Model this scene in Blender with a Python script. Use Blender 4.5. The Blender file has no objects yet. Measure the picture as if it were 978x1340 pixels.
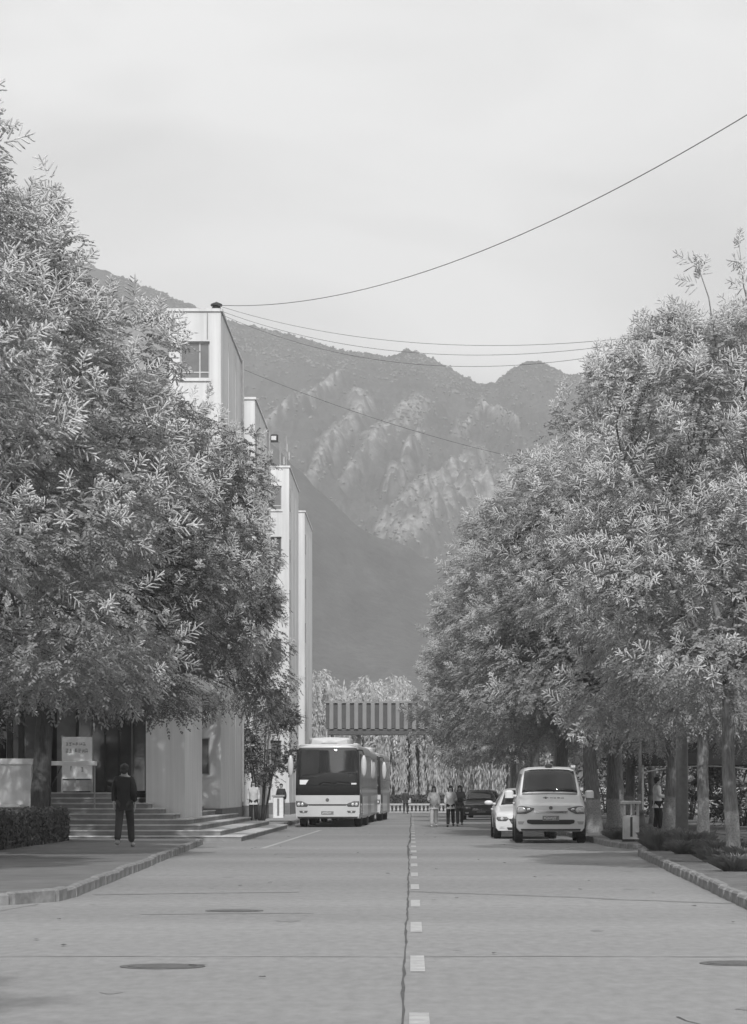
import bpy, math, random
import numpy as np
from mathutils import Vector, Matrix

# ------------------------------------------------------------------ camera, sky, sun, exposure
S = bpy.context.scene
C = S.collection
S.render.engine = 'CYCLES'
S.cycles.use_denoising = True
S.cycles.max_bounces = 6
S.cycles.diffuse_bounces = 3
S.cycles.glossy_bounces = 3
S.cycles.transmission_bounces = 4
S.cycles.transparent_max_bounces = 8
S.cycles.volume_bounces = 0
S.view_settings.view_transform = 'Standard'
S.view_settings.look = 'None'
S.view_settings.gamma = 1.0
S.view_settings.use_curve_mapping = False
S.view_settings.exposure = 0.35
S.render.resolution_x, S.render.resolution_y = 747, 1024

EYE = 1.35
cam_d = bpy.data.cameras.new('camera')
cam_d.sensor_fit = 'VERTICAL'
cam_d.sensor_height = 36.0
cam_d.lens = 36.0 * 3700 / 1340
cam_d.shift_x = -50 / 1340
cam_d.shift_y = 367 / 1340
cam_d.clip_start = 0.5
cam_d.clip_end = 9000
cam = bpy.data.objects.new('camera', cam_d)
C.objects.link(cam)
cam.location = (0, 0, EYE)
cam.rotation_euler = (math.radians(90), 0, 0)
S.camera = cam

SUN_EL, SUN_AZ = 41.0, 177.0          # azimuth clockwise from +Y: high behind the camera
az, el = math.radians(SUN_AZ), math.radians(SUN_EL)
TO_SUN = Vector((math.sin(az) * math.cos(el), math.cos(az) * math.cos(el), math.sin(el)))
sun_d = bpy.data.lights.new('sun', 'SUN')
sun_d.energy = 2.7
sun_d.angle = math.radians(1.2)
sun_d.color = (1, 1, 1)
sun = bpy.data.objects.new('sun', sun_d)
C.objects.link(sun)
sun.rotation_euler = TO_SUN.to_track_quat('Z', 'Y').to_euler()
sun.location = TO_SUN * 400

W = bpy.data.worlds.new('World')
S.world = W
W.use_nodes = True
nt = W.node_tree
nt.nodes.clear()
sky = nt.nodes.new('ShaderNodeTexSky')
sky.sky_type = 'NISHITA'
sky.sun_disc = False
sky.sun_elevation = el
sky.sun_rotation = az
bw = nt.nodes.new('ShaderNodeRGBToBW')
nt.links.new(sky.outputs[0], bw.inputs[0])
tc = nt.nodes.new('ShaderNodeTexCoord')
mp = nt.nodes.new('ShaderNodeMapping')
mp.inputs['Scale'].default_value = (1.0, 1.0, 2.6)
nt.links.new(tc.outputs['Generated'], mp.inputs[0])
nz = nt.nodes.new('ShaderNodeTexNoise')
nz.inputs['Scale'].default_value = 6.5
nz.inputs['Detail'].default_value = 5
nz.inputs['Roughness'].default_value = 0.42
nz.inputs['Distortion'].default_value = 0.5
nt.links.new(mp.outputs[0], nz.inputs['Vector'])
mr = nt.nodes.new('ShaderNodeMapRange')
mr.inputs['From Min'].default_value = 0.34
mr.inputs['From Max'].default_value = 0.66
mr.inputs['To Min'].default_value = 6.9
mr.inputs['To Max'].default_value = 9.8
nt.links.new(nz.outputs[0], mr.inputs['Value'])
mx = nt.nodes.new('ShaderNodeMix')
mx.data_type = 'FLOAT'
mx.inputs[0].default_value = 0.88          # thin veil of cloud over the clear sky
nt.links.new(bw.outputs[0], mx.inputs[2])
nt.links.new(mr.outputs[0], mx.inputs[3])
bg = nt.nodes.new('ShaderNodeBackground')
bg.inputs['Strength'].default_value = 0.1
nt.links.new(mx.outputs[0], bg.inputs['Color'])
wo = nt.nodes.new('ShaderNodeOutputWorld')
nt.links.new(bg.outputs[0], wo.inputs['Surface'])

# ------------------------------------------------------------------ materials
MATS = {}


def mat(name, v, rough=0.8, var=0.0, scale=4.0, bump=0.0, bscale=None, stretch=(1, 1, 1), metal=0.0, spec=0.3,
        coat=0.0, detail=4, var2=0.0, scale2=0.5, stretch2=(1, 1, 1), trans=0.0):
    """grey procedural material: two octaves of value noise, bump, optional translucency"""
    if name in MATS:
        return MATS[name]
    m = bpy.data.materials.new(name)
    m.use_nodes = True
    t = m.node_tree
    p = t.nodes['Principled BSDF']
    p.inputs['Base Color'].default_value = (v, v, v, 1)
    p.inputs['Roughness'].default_value = rough
    p.inputs['Metallic'].default_value = metal
    p.inputs['Specular IOR Level'].default_value = spec
    p.inputs['Coat Weight'].default_value = coat
    co = t.nodes.new('ShaderNodeTexCoord')

    def noise(sc, st, det):
        g = t.nodes.new('ShaderNodeMapping')
        g.inputs['Scale'].default_value = st
        t.links.new(co.outputs['Object'], g.inputs[0])
        n = t.nodes.new('ShaderNodeTexNoise')
        n.inputs['Scale'].default_value = sc
        n.inputs['Detail'].default_value = det
        n.inputs['Roughness'].default_value = 0.6
        t.links.new(g.outputs[0], n.inputs['Vector'])
        return n.outputs[0]
    if var or var2:
        out = None
        for (vv, sc, st) in ((var, scale, stretch), (var2, scale2, stretch2)):
            if not vv:
                continue
            r = t.nodes.new('ShaderNodeMapRange')
            r.inputs['From Min'].default_value = 0.28
            r.inputs['From Max'].default_value = 0.72
            r.inputs['To Min'].default_value = 1 - vv
            r.inputs['To Max'].default_value = 1 + vv
            t.links.new(noise(sc, st, detail), r.inputs['Value'])
            if out is None:
                out = r.outputs[0]
            else:
                k = t.nodes.new('ShaderNodeMath')
                k.operation = 'MULTIPLY'
                t.links.new(out, k.inputs[0])
                t.links.new(r.outputs[0], k.inputs[1])
                out = k.outputs[0]
        k = t.nodes.new('ShaderNodeMath')
        k.operation = 'MULTIPLY'
        k.inputs[1].default_value = v
        t.links.new(out, k.inputs[0])
        cc = t.nodes.new('ShaderNodeCombineColor')
        for i in range(3):
            t.links.new(k.outputs[0], cc.inputs[i])
        t.links.new(cc.outputs[0], p.inputs['Base Color'])
        col = cc.outputs[0]
    else:
        col = None
    if bump:
        b = t.nodes.new('ShaderNodeBump')
        b.inputs['Strength'].default_value = 0.6
        b.inputs['Distance'].default_value = bump
        t.links.new(noise(bscale or scale * 4, stretch, 5), b.inputs['Height'])
        t.links.new(b.outputs[0], p.inputs['Normal'])
    if trans:
        tr = t.nodes.new('ShaderNodeBsdfTranslucent')
        tr.inputs['Color'].default_value = (v, v, v, 1)
        if col:
            t.links.new(col, tr.inputs['Color'])
        ms = t.nodes.new('ShaderNodeMixShader')
        ms.inputs[0].default_value = trans
        t.links.new(p.outputs[0], ms.inputs[1])
        t.links.new(tr.outputs[0], ms.inputs[2])
        t.links.new(ms.outputs[0], t.nodes['Material Output'].inputs['Surface'])
    MATS[name] = m
    return m


def bark_mat(name, v, band_v, band_z):
    """bark with a whitewashed band up to band_z above the base"""
    m = mat(name, v, 0.9, 0.42, 9, 0.035, 14, (3, 3, 0.5))
    t = m.node_tree
    p = t.nodes['Principled BSDF']
    src = p.inputs['Base Color'].links[0].from_socket
    co = t.nodes.new('ShaderNodeTexCoord')
    sx = t.nodes.new('ShaderNodeSeparateXYZ')
    t.links.new(co.outputs['Object'], sx.inputs[0])
    nz = t.nodes.new('ShaderNodeTexNoise')
    nz.inputs['Scale'].default_value = 7
    t.links.new(co.outputs['Object'], nz.inputs['Vector'])
    ad = t.nodes.new('ShaderNodeMath')
    ad.operation = 'MULTIPLY_ADD'
    ad.inputs[1].default_value = 0.16
    t.links.new(nz.outputs[0], ad.inputs[0])
    t.links.new(sx.outputs[2], ad.inputs[2])
    lt = t.nodes.new('ShaderNodeMapRange')
    lt.inputs['From Min'].default_value = band_z + 0.06
    lt.inputs['From Max'].default_value = band_z + 0.11
    lt.inputs['To Min'].default_value = 1
    lt.inputs['To Max'].default_value = 0
    t.links.new(ad.outputs[0], lt.inputs['Value'])
    n2 = t.nodes.new('ShaderNodeTexNoise')
    n2.inputs['Scale'].default_value = 22
    t.links.new(co.outputs['Object'], n2.inputs['Vector'])
    wv = t.nodes.new('ShaderNodeMapRange')
    wv.inputs['From Min'].default_value = 0.3
    wv.inputs['From Max'].default_value = 0.7
    wv.inputs['To Min'].default_value = band_v * 0.72
    wv.inputs['To Max'].default_value = band_v * 1.2
    t.links.new(n2.outputs[0], wv.inputs['Value'])
    cc = t.nodes.new('ShaderNodeCombineColor')
    for i in range(3):
        t.links.new(wv.outputs[0], cc.inputs[i])
    mi = t.nodes.new('ShaderNodeMix')
    mi.data_type = 'RGBA'
    t.links.new(lt.outputs[0], mi.inputs[0])
    t.links.new(src, mi.inputs[6])
    t.links.new(cc.outputs[0], mi.inputs[7])
    t.links.new(mi.outputs[2], p.inputs['Base Color'])
    return m


def glass_mat(name, v, rough=0.06, spec=0.5, ior=1.9):
    m = mat(name, v, rough, 0.25, 1.3, 0.004, 2.0, spec=spec)
    m.node_tree.nodes['Principled BSDF'].inputs['IOR'].default_value = ior
    return m


M = dict(
    concrete=mat('road_concrete', 0.215, 0.85, 0.15, 9.0, 0.004, 60, (1, 0.35, 1), var2=0.19, scale2=0.22, stretch2=(0.14, 0.62, 1), detail=8),  # broad cross bands of light and tree shade mixed into the tone
    ground=mat('ground_earth', 0.2, 0.95, 0.25, 0.6),
    soil=mat('bed_soil', 0.12, 0.95, 0.35, 3.0, 0.03, 9),
    paving=mat('pavement_paving', 0.13, 0.85, 0.18, 2.2, 0.006, 30, var2=0.15, scale2=0.4),
    paving2=mat('plaza_paving', 0.3, 0.85, 0.15, 2.2, 0.006, 30),
    kerb=mat('kerb_granite', 0.20, 0.85, 0.35, 2.5, 0.008, 20, var2=0.2, scale2=9),
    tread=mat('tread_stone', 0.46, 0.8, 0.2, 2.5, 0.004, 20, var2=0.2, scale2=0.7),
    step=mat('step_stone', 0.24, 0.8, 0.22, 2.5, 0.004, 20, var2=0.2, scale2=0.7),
    tar=mat('crack_tar', 0.07, 0.8, 0.3, 8),
    stain=mat('oil_stain', 0.185, 0.8, 0.25, 6),
    greystrip=mat('road_strip_grey', 0.17, 0.85, 0.25, 2),
    paint=mat('road_paint', 0.34, 0.7, 0.22, 6, var2=0.1, scale2=25),
    iron=mat('cast_iron', 0.10, 0.6, 0.25, 12, 0.006, 40, metal=0.3),
    wall=mat('wall_render', 0.60, 0.85, 0.09, 0.7, 0.003, 30, (1, 1, 0.35), var2=0.13, scale2=1.6, stretch2=(2.5, 2.5, 0.10), detail=7),
    wall2=mat('wall_tile', 0.30, 0.8, 0.14, 4.0, 0.004, 8, var2=0.1, scale2=0.5),
    plinth=mat('plinth_stone', 0.16, 0.85, 0.2, 3),
    darkwall=mat('dark_cladding', 0.10, 0.7, 0.2, 3),
    frame=mat('window_frame', 0.45, 0.5, 0.1, 5),
    dframe=mat('dark_frame', 0.07, 0.5, 0.15, 5),
    glass=glass_mat('window_glass', 0.12),
    curtain=mat('window_curtain', 0.33, 0.9, 0.2, 9, stretch=(6, 6, 0.3)),
    wire=mat('wire_rubber', 0.10, 0.7, 0.1, 5),
    steel=mat('galvanised_steel', 0.35, 0.5, 0.15, 8, metal=0.4),
    white=mat('white_paint', 0.75, 0.45, 0.06, 3),
    carwhite=mat('car_white', 0.60, 0.3, 0.05, 2, spec=0.5, coat=0.35),
    buswhite=mat('coach_white', 0.55, 0.32, 0.05, 1.5, spec=0.5, coat=0.3),
    busshade=mat('coach_white_shaded', 0.34, 0.4, 0.12, 1.5, spec=0.5, coat=0.2),  # white bodywork with the shade of its side put into the colour
    cardark=mat('car_dark', 0.035, 0.3, 0.08, 2, spec=0.5, coat=0.4),
    trim=mat('black_trim', 0.035, 0.6, 0.15, 6),
    tyre=mat('tyre_rubber', 0.035, 0.85, 0.2, 10),
    rim=mat('rim_alloy', 0.35, 0.4, 0.1, 8, metal=0.6),
    autoglass=glass_mat('auto_glass', 0.018, 0.04, 0.4, 1.5),
    coachglass=glass_mat('coach_glass', 0.03, 0.03),
    lamp=mat('lamp_lens', 0.55, 0.12, 0.3, 20, spec=0.8),
    lampdark=mat('lamp_housing', 0.12, 0.3, 0.3, 12, spec=0.6),
    chrome=mat('chrome', 0.6, 0.2, 0.05, 5, metal=1.0),
    plate=mat('plate_blue_grey', 0.2, 0.5, 0.3, 30),
    ink=mat('print_ink', 0.06, 0.7, 0.2, 9),
    ink2=mat('print_grey', 0.2, 0.7, 0.2, 9),
    board=mat('board_white', 0.75, 0.6, 0.08, 6),
    tent=mat('tent_canvas', 0.085, 0.8, 0.15, 3, 0.01, 4),
    binpaint=mat('bin_paint', 0.42, 0.6, 0.12, 4),
    slat=mat('bench_slat', 0.45, 0.6, 0.08, 2),
    rib=mat('bridge_rib', 0.25, 0.6, 0.08, 2),
    bridge_dark=mat('bridge_panel', 0.10, 0.6, 0.12, 2),
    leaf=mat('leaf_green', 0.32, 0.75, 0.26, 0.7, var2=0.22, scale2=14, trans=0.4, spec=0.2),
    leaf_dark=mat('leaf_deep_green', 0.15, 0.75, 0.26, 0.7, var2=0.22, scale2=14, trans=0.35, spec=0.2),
    bloom=mat('panicle_blossom', 0.61, 0.85, 0.25, 2.2, var2=0.2, scale2=20, trans=0.25, spec=0.1),
    hedge=mat('hedge_leaf', 0.10, 0.8, 0.3, 2.5, var2=0.25, scale2=18, trans=0.2, spec=0.2),
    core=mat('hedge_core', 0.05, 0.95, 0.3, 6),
    willow=mat('willow_leaf', 0.55, 0.8, 0.45, 1.0, stretch=(3.5, 3.5, 0.25), var2=0.2, scale2=6, trans=0.35, spec=0.1),
    blade=mat('grass_blade', 0.30, 0.8, 0.3, 5, trans=0.2),
    mountain=mat('mountain_scrub', 0.085, 0.95, 0.22, 0.30, 1.0, 0.5, var2=0.3, scale2=0.02, stretch2=(1.9, 0.6, 1.0), detail=6),
    scrub=mat('scrub_leaf', 0.2, 0.95, 0.5, 0.08, var2=0.3, scale2=0.4),
    skin=mat('skin', 0.36, 0.6, 0.05, 10),
    hair=mat('hair_black', 0.025, 0.6, 0.2, 30),
)
def sunlit_mix(m, v):
    """sunlit slope tone painted in where the mesh carries this attribute"""
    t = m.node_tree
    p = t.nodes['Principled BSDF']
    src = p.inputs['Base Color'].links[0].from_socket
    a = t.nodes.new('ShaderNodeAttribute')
    a.attribute_name = 'sunlit_share'
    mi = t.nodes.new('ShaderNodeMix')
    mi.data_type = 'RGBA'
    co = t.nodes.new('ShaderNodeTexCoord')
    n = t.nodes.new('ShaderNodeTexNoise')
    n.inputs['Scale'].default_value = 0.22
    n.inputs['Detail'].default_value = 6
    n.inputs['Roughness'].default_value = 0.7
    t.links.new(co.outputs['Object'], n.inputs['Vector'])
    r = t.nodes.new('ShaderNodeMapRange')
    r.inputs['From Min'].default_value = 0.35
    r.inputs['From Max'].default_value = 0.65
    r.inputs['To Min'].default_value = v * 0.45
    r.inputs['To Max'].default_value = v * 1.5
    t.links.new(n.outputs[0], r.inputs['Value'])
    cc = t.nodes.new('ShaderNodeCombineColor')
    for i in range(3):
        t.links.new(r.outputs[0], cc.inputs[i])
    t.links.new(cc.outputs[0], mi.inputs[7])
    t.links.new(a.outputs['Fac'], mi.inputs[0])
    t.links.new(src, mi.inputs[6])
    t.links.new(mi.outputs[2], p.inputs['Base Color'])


sunlit_mix(M['mountain'], 0.30)
M['bark'] = bark_mat('tree_bark', 0.17, 0.30, 1.15)
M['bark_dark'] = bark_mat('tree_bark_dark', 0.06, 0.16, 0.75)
M['bark_plain'] = mat('tree_bark_plain', 0.10, 0.9, 0.3, 9, 0.02, 14, (3, 3, 0.5))


def cloth(v):
    return mat('cloth_%03d' % int(v * 1000), v, 0.9, 0.12, 9, 0.004, 25)


# ------------------------------------------------------------------ mesh helpers
def link(o, parent=None):
    C.objects.link(o)
    if parent is not None:
        o.parent = parent
    return o


def tag(o, label=None, cat=None, group=None, kind=None):
    if label:
        o['label'] = label
    if cat:
        o['category'] = cat
    if group:
        o['group'] = group
    if kind:
        o['kind'] = kind
    return o


def empty(name, loc=(0, 0, 0), rz=0.0, label=None, cat=None, group=None):
    o = bpy.data.objects.new(name, None)
    o.empty_display_size = 0.2
    C.objects.link(o)
    o.location = loc
    o.rotation_euler = (0, 0, rz)
    return tag(o, label, cat, group)


def mesh_np(name, V, F, smooth=False):
    """V (n,3); F (m,k) constant polygon size"""
    V = np.asarray(V, dtype=np.float32)
    F = np.asarray(F, dtype=np.int32)
    me = bpy.data.meshes.new(name)
    me.vertices.add(len(V))
    me.vertices.foreach_set('co', V.ravel())
    k = F.shape[1]
    me.loops.add(F.size)
    me.loops.foreach_set('vertex_index', F.ravel())
    me.polygons.add(len(F))
    me.polygons.foreach_set('loop_start', np.arange(0, F.size, k, dtype=np.int32))
    me.polygons.foreach_set('loop_total', np.full(len(F), k, dtype=np.int32))
    if smooth:
        me.polygons.foreach_set('use_smooth', np.ones(len(F), dtype=bool))
    me.update(calc_edges=True)
    return me


class MB:
    def __init__(self):
        self.v, self.f = [], []

    def add(self, vs, fs):
        n = len(self.v)
        self.v += [tuple(p) for p in vs]
        self.f += [tuple(i + n for i in f) for f in fs]
        return self

    def box(self, x0, x1, y0, y1, z0, z1):
        v = [(x, y, z) for z in (z0, z1) for y in (y0, y1) for x in (x0, x1)]
        f = [(0, 2, 3, 1), (4, 5, 7, 6), (0, 1, 5, 4), (2, 6, 7, 3), (0, 4, 6, 2), (1, 3, 7, 5)]
        return self.add(v, f)

    def bbox(self, x0, x1, y0, y1, z0, z1, b=0.02):
        """box with chamfered vertical and top edges"""
        b = min(b, (x1 - x0) / 3, (y1 - y0) / 3, (z1 - z0) / 3)
        v = []
        for (z, q) in ((z0, 0), (z1 - b, 0), (z1, b)):
            a0, a1, c0, c1 = x0 + q, x1 - q, y0 + q, y1 - q
            v += [(a0 + b, c0, z), (a1 - b, c0, z), (a1, c0 + b, z), (a1, c1 - b, z),
                  (a1 - b, c1, z), (a0 + b, c1, z), (a0, c1 - b, z), (a0, c0 + b, z)]
        f = [tuple(range(7, -1, -1)), tuple(range(16, 24))]
        for r in (0, 8):
            for i in range(8):
                j = (i + 1) % 8
                f.append((r + i, r + j, r + 8 + j, r + 8 + i))
        return self.add(v, f)

    def tube(self, pts, rads, n=8, caps=True):
        pts = [Vector(p) for p in pts]
        if not hasattr(rads, '__len__'):
            rads = [rads] * len(pts)
        rings = []
        ref = Vector((0.0, 0.0, 1.0))
        d0 = (pts[1] - pts[0]).normalized()
        if abs(d0.dot(ref)) > 0.95:
            ref = Vector((1.0, 0.0, 0.0))
        a = d0.cross(ref).normalized()
        for i, p in enumerate(pts):
            d = (pts[min(i + 1, len(pts) - 1)] - pts[max(i - 1, 0)]).normalized()
            a = (a - d * a.dot(d)).normalized()
            b = d.cross(a)
            rings.append([p + (a * math.cos(t) + b * math.sin(t)) * rads[i]
                          for t in [2 * math.pi * k / n for k in range(n)]])
        vs = [p for r in rings for p in r]
        fs = []
        for i in range(len(pts) - 1):
            for k in range(n):
                j = (k + 1) % n
                fs.append((i * n + k, i * n + j, (i + 1) * n + j, (i + 1) * n + k))
        if caps:
            fs.append(tuple(range(n - 1, -1, -1)))
            fs.append(tuple(range((len(pts) - 1) * n, len(pts) * n)))
        return self.add(vs, fs)

    def lathe(self, prof, c=(0, 0, 0), axis='z', n=20):
        """prof: list of (radius, height) along axis"""
        vs = []
        for (r, h) in prof:
            for k in range(n):
                t = 2 * math.pi * k / n
                a, b = r * math.cos(t), r * math.sin(t)
                q = (a, b, h) if axis == 'z' else ((h, a, b) if axis == 'x' else (a, h, b))
                vs.append((c[0] + q[0], c[1] + q[1], c[2] + q[2]))
        fs = []
        for i in range(len(prof) - 1):
            for k in range(n):
                j = (k + 1) % n
                fs.append((i * n + k, i * n + j, (i + 1) * n + j, (i + 1) * n + k))
        fs.append(tuple(range(n - 1, -1, -1)))
        fs.append(tuple(range((len(prof) - 1) * n, len(prof) * n)))
        return self.add(vs, fs)

    def ell(self, c, r, n=12, m=8):
        vs, fs = [], []
        for i in range(m + 1):
            ph = math.pi * i / m
            for k in range(n):
                t = 2 * math.pi * k / n
                vs.append((c[0] + r[0] * math.sin(ph) * math.cos(t), c[1] + r[1] * math.sin(ph) * math.sin(t),
                           c[2] - r[2] * math.cos(ph)))
        for i in range(m):
            for k in range(n):
                j = (k + 1) % n
                fs.append((i * n + k, i * n + j, (i + 1) * n + j, (i + 1) * n + k))
        return self.add(vs, fs)

    def poly(self, pts, z0, z1):
        n = len(pts)
        vs = [(x, y, z0) for x, y in pts] + [(x, y, z1) for x, y in pts]
        fs = [tuple(range(n - 1, -1, -1)), tuple(range(n, 2 * n))]
        fs += [(i, (i + 1) % n, n + (i + 1) % n, n + i) for i in range(n)]
        return self.add(vs, fs)

    def patch(self, rows, F, off=0.0, thick=0.02, nc=8):
        """sheet over a curved front y = F(x, z); rows: (z, x0, x1) from bottom to top"""
        vs, fs = [], []
        R, K = len(rows), nc + 1
        for back in (0, 1):
            for (z, x0, x1) in rows:
                for k in range(K):
                    x = x0 + (x1 - x0) * k / nc
                    vs.append((x, F(x, z) - off + (thick if back else 0), z))
        N = R * K
        for i in range(R - 1):
            for k in range(nc):
                a, b, c, d = i * K + k, i * K + k + 1, (i + 1) * K + k + 1, (i + 1) * K + k
                fs.append((a, b, c, d))
                fs.append((N + d, N + c, N + b, N + a))
        for k in range(nc):
            fs.append((k + 1, k, N + k, N + k + 1))
            t = (R - 1) * K
            fs.append((t + k, t + k + 1, N + t + k + 1, N + t + k))
        for i in range(R - 1):
            a, b = i * K, (i + 1) * K
            fs.append((a, b, N + b, N + a))
            a, b = i * K + nc, (i + 1) * K + nc
            fs.append((b, a, N + a, N + b))
        return self.add(vs, fs)

    def mesh(self, name, m, smooth=False):
        me = bpy.data.meshes.new(name)
        me.from_pydata(self.v, [], self.f)
        if smooth:
            me.polygons.foreach_set('use_smooth', [True] * len(me.polygons))
        me.materials.append(m)
        me.update()
        return me

    def build(self, name, m, parent=None, smooth=False, loc=None, rz=None):
        o = bpy.data.objects.new(name, self.mesh(name, m, smooth))
        link(o, parent)
        if loc is not None:
            o.location = loc
        if rz is not None:
            o.rotation_euler = (0, 0, rz)
        return o


def autosmooth(o, ang=40):
    """mark sharp edges so smooth shading keeps its creases"""
    me = o.data
    me.polygons.foreach_set('use_smooth', [True] * len(me.polygons))
    try:
        me.set_sharp_from_angle(angle=math.radians(ang))
    except Exception:
        pass
    return o


def copy_tree(o, parent=None):
    c = o.copy()
    C.objects.link(c)
    c.parent = parent
    for ch in list(o.children):
        copy_tree(ch, c)
    return c


rnd = random.Random(7)

# ------------------------------------------------------------------ numpy value noise
_rng = np.random.default_rng(11)
_tab = _rng.random((256, 256)).astype(np.float32)


def vnoise(x, y):
    xi, yi = np.floor(x).astype(int), np.floor(y).astype(int)
    fx, fy = x - xi, y - yi
    fx, fy = fx * fx * (3 - 2 * fx), fy * fy * (3 - 2 * fy)
    a, b = _tab[xi & 255, yi & 255], _tab[(xi + 1) & 255, yi & 255]
    c, d = _tab[xi & 255, (yi + 1) & 255], _tab[(xi + 1) & 255, (yi + 1) & 255]
    return (a * (1 - fx) + b * fx) * (1 - fy) + (c * (1 - fx) + d * fx) * fy


def fbm(x, y, o=4):
    s, a, t = 0, 0.5, 0
    for i in range(o):
        s = s + a * vnoise(x * 2 ** i + 17.3 * i, y * 2 ** i + 5.1 * i)
        t += a
        a *= 0.5
    return s / t


def ridged(x, y, o=4):
    s, a, t = 0, 0.5, 0
    for i in range(o):
        n = 1 - np.abs(2 * vnoise(x * 2 ** i + 31.7 * i, y * 2 ** i + 9.2 * i) - 1)
        s = s + a * n * n
        t += a
        a *= 0.5
    return s / t


# ================================================================== LARGE STRUCTURE
# ---- ground and mountains
tag(MB().add([(-2500, -60, -0.03), (2500, -60, -0.03), (2500, 3300, -0.03), (-2500, 3300, -0.03)], [(0, 1, 2, 3)])
    .build('ground', M['ground']), kind='structure')

RIDGE_Y = 2200.0
sky_px = np.array([(-900, 40), (-300, 215), (-60, 285), (90, 335), (150, 360), (215, 385), (300, 420), (345, 430), (385, 440),
                   (440, 457), (490, 465), (510, 468), (535, 457), (556, 465), (580, 477), (610, 494), (630, 503), (650, 500), (668, 484),
                   (690, 472), (715, 476), (745, 492), (762, 490), (850, 520), (1100, 590), (2000, 700), (3200, 800)], float)
rx = (sky_px[:, 0] - 539) / 3700 * RIDGE_Y
rz_ = EYE + (1037 - sky_px[:, 1]) / 3700 * RIDGE_Y


def height(X, Y):
    """main face with gullies, and a smoother wooded spur in front; returns height and painted sunlit share"""
    zr = np.interp(X, rx, rz_)
    t = np.clip((Y - 1330) / (RIDGE_Y - 1330), 0, 1.0)
    main = zr * t ** 1.08
    over = np.clip((Y - RIDGE_Y) / 600, 0, 1)
    main = main * (1 - 0.8 * over)
    e = np.clip(4 * t * (1 - t), 0, 1) ** 0.7
    # spurs of the main face, raised and painted sunlit: crest segments in metres across (X) and up the slope, with a half width
    warp_u = X + 13 * (fbm(X / 24.0, main / 20.0, 3) - 0.5)
    warp_v = main + 11 * (fbm(X / 20.0 + 7, main / 18.0, 3) - 0.5)
    spur = np.zeros_like(X)
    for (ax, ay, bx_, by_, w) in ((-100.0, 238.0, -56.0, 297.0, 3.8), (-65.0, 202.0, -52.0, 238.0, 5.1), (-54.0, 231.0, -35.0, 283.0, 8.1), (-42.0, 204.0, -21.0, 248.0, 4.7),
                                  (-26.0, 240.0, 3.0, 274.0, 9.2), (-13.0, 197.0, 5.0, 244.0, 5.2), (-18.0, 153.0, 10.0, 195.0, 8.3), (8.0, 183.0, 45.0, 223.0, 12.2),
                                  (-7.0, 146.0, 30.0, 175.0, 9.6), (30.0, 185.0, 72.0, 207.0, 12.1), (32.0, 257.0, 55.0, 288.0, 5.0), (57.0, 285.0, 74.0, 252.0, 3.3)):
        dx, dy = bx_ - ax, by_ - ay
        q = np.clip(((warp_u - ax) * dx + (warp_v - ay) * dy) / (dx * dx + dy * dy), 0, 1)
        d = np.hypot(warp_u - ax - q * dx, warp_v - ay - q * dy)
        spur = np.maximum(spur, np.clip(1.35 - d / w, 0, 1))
    wob = 26 * (fbm(X / 60.0, Y / 90.0, 3) - 0.5)
    u = (X + wob - 0.26 * (Y - 1700)) / 78.0
    r1 = ridged(u + 3.4, Y / 620.0 + 3.0, 2)
    u2 = (X + wob + 0.20 * (Y - 1700)) / 27.0
    r2 = ridged(u2 + 40, Y / 170.0, 3)
    r3 = ridged((X + wob * .6) / 10.0, Y / 42.0, 2)
    main = main + spur * 11 + e * (26 * (r1 - 0.55) + 12 * (r2 - 0.5)) + np.clip(4 * t * (1 - t) + .12, 0, 1) * 5 * (r3 - 0.5)
    prof = np.interp(X, [-900, -500, -260, -160, -70, -19, 6, 60, 140, 400, 900], [420, 400, 300, 232, 168, 122, 112, 98, 70, 20, 0])
    prof = prof + 10 * (fbm(X / 30.0, X * 0 + 4.1, 3) - 0.5)
    f = np.clip((Y - 820) / 480, 0, 1)
    hill = np.where(Y < 1300, prof * f ** 1.05, prof - (Y - 1300) * 0.75)
    hill = hill + np.clip(hill / 30, 0, 1) * 9 * (fbm(X / 38.0, Y / 120.0, 3) - 0.5)
    k = 4.0
    z = np.logaddexp(np.clip(main, -50, 900) / k, np.clip(hill, -200, 900) / k) * k
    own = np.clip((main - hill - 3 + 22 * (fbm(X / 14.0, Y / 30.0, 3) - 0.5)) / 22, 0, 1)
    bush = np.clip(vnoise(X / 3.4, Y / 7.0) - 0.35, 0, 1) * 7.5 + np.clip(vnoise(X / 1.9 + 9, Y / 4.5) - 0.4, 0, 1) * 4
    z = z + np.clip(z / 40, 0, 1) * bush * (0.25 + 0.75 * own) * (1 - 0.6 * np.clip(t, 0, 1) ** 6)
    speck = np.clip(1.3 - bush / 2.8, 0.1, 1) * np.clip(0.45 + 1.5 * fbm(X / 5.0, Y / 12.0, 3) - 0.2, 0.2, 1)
    sunlit_share = np.clip(own * 1.6, 0, 1) * spur * speck  # sunlight on the spurs, carried as a paler colour
    return np.where(z < 2, -0.6 + z * 0.25, z), sunlit_share


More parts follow.
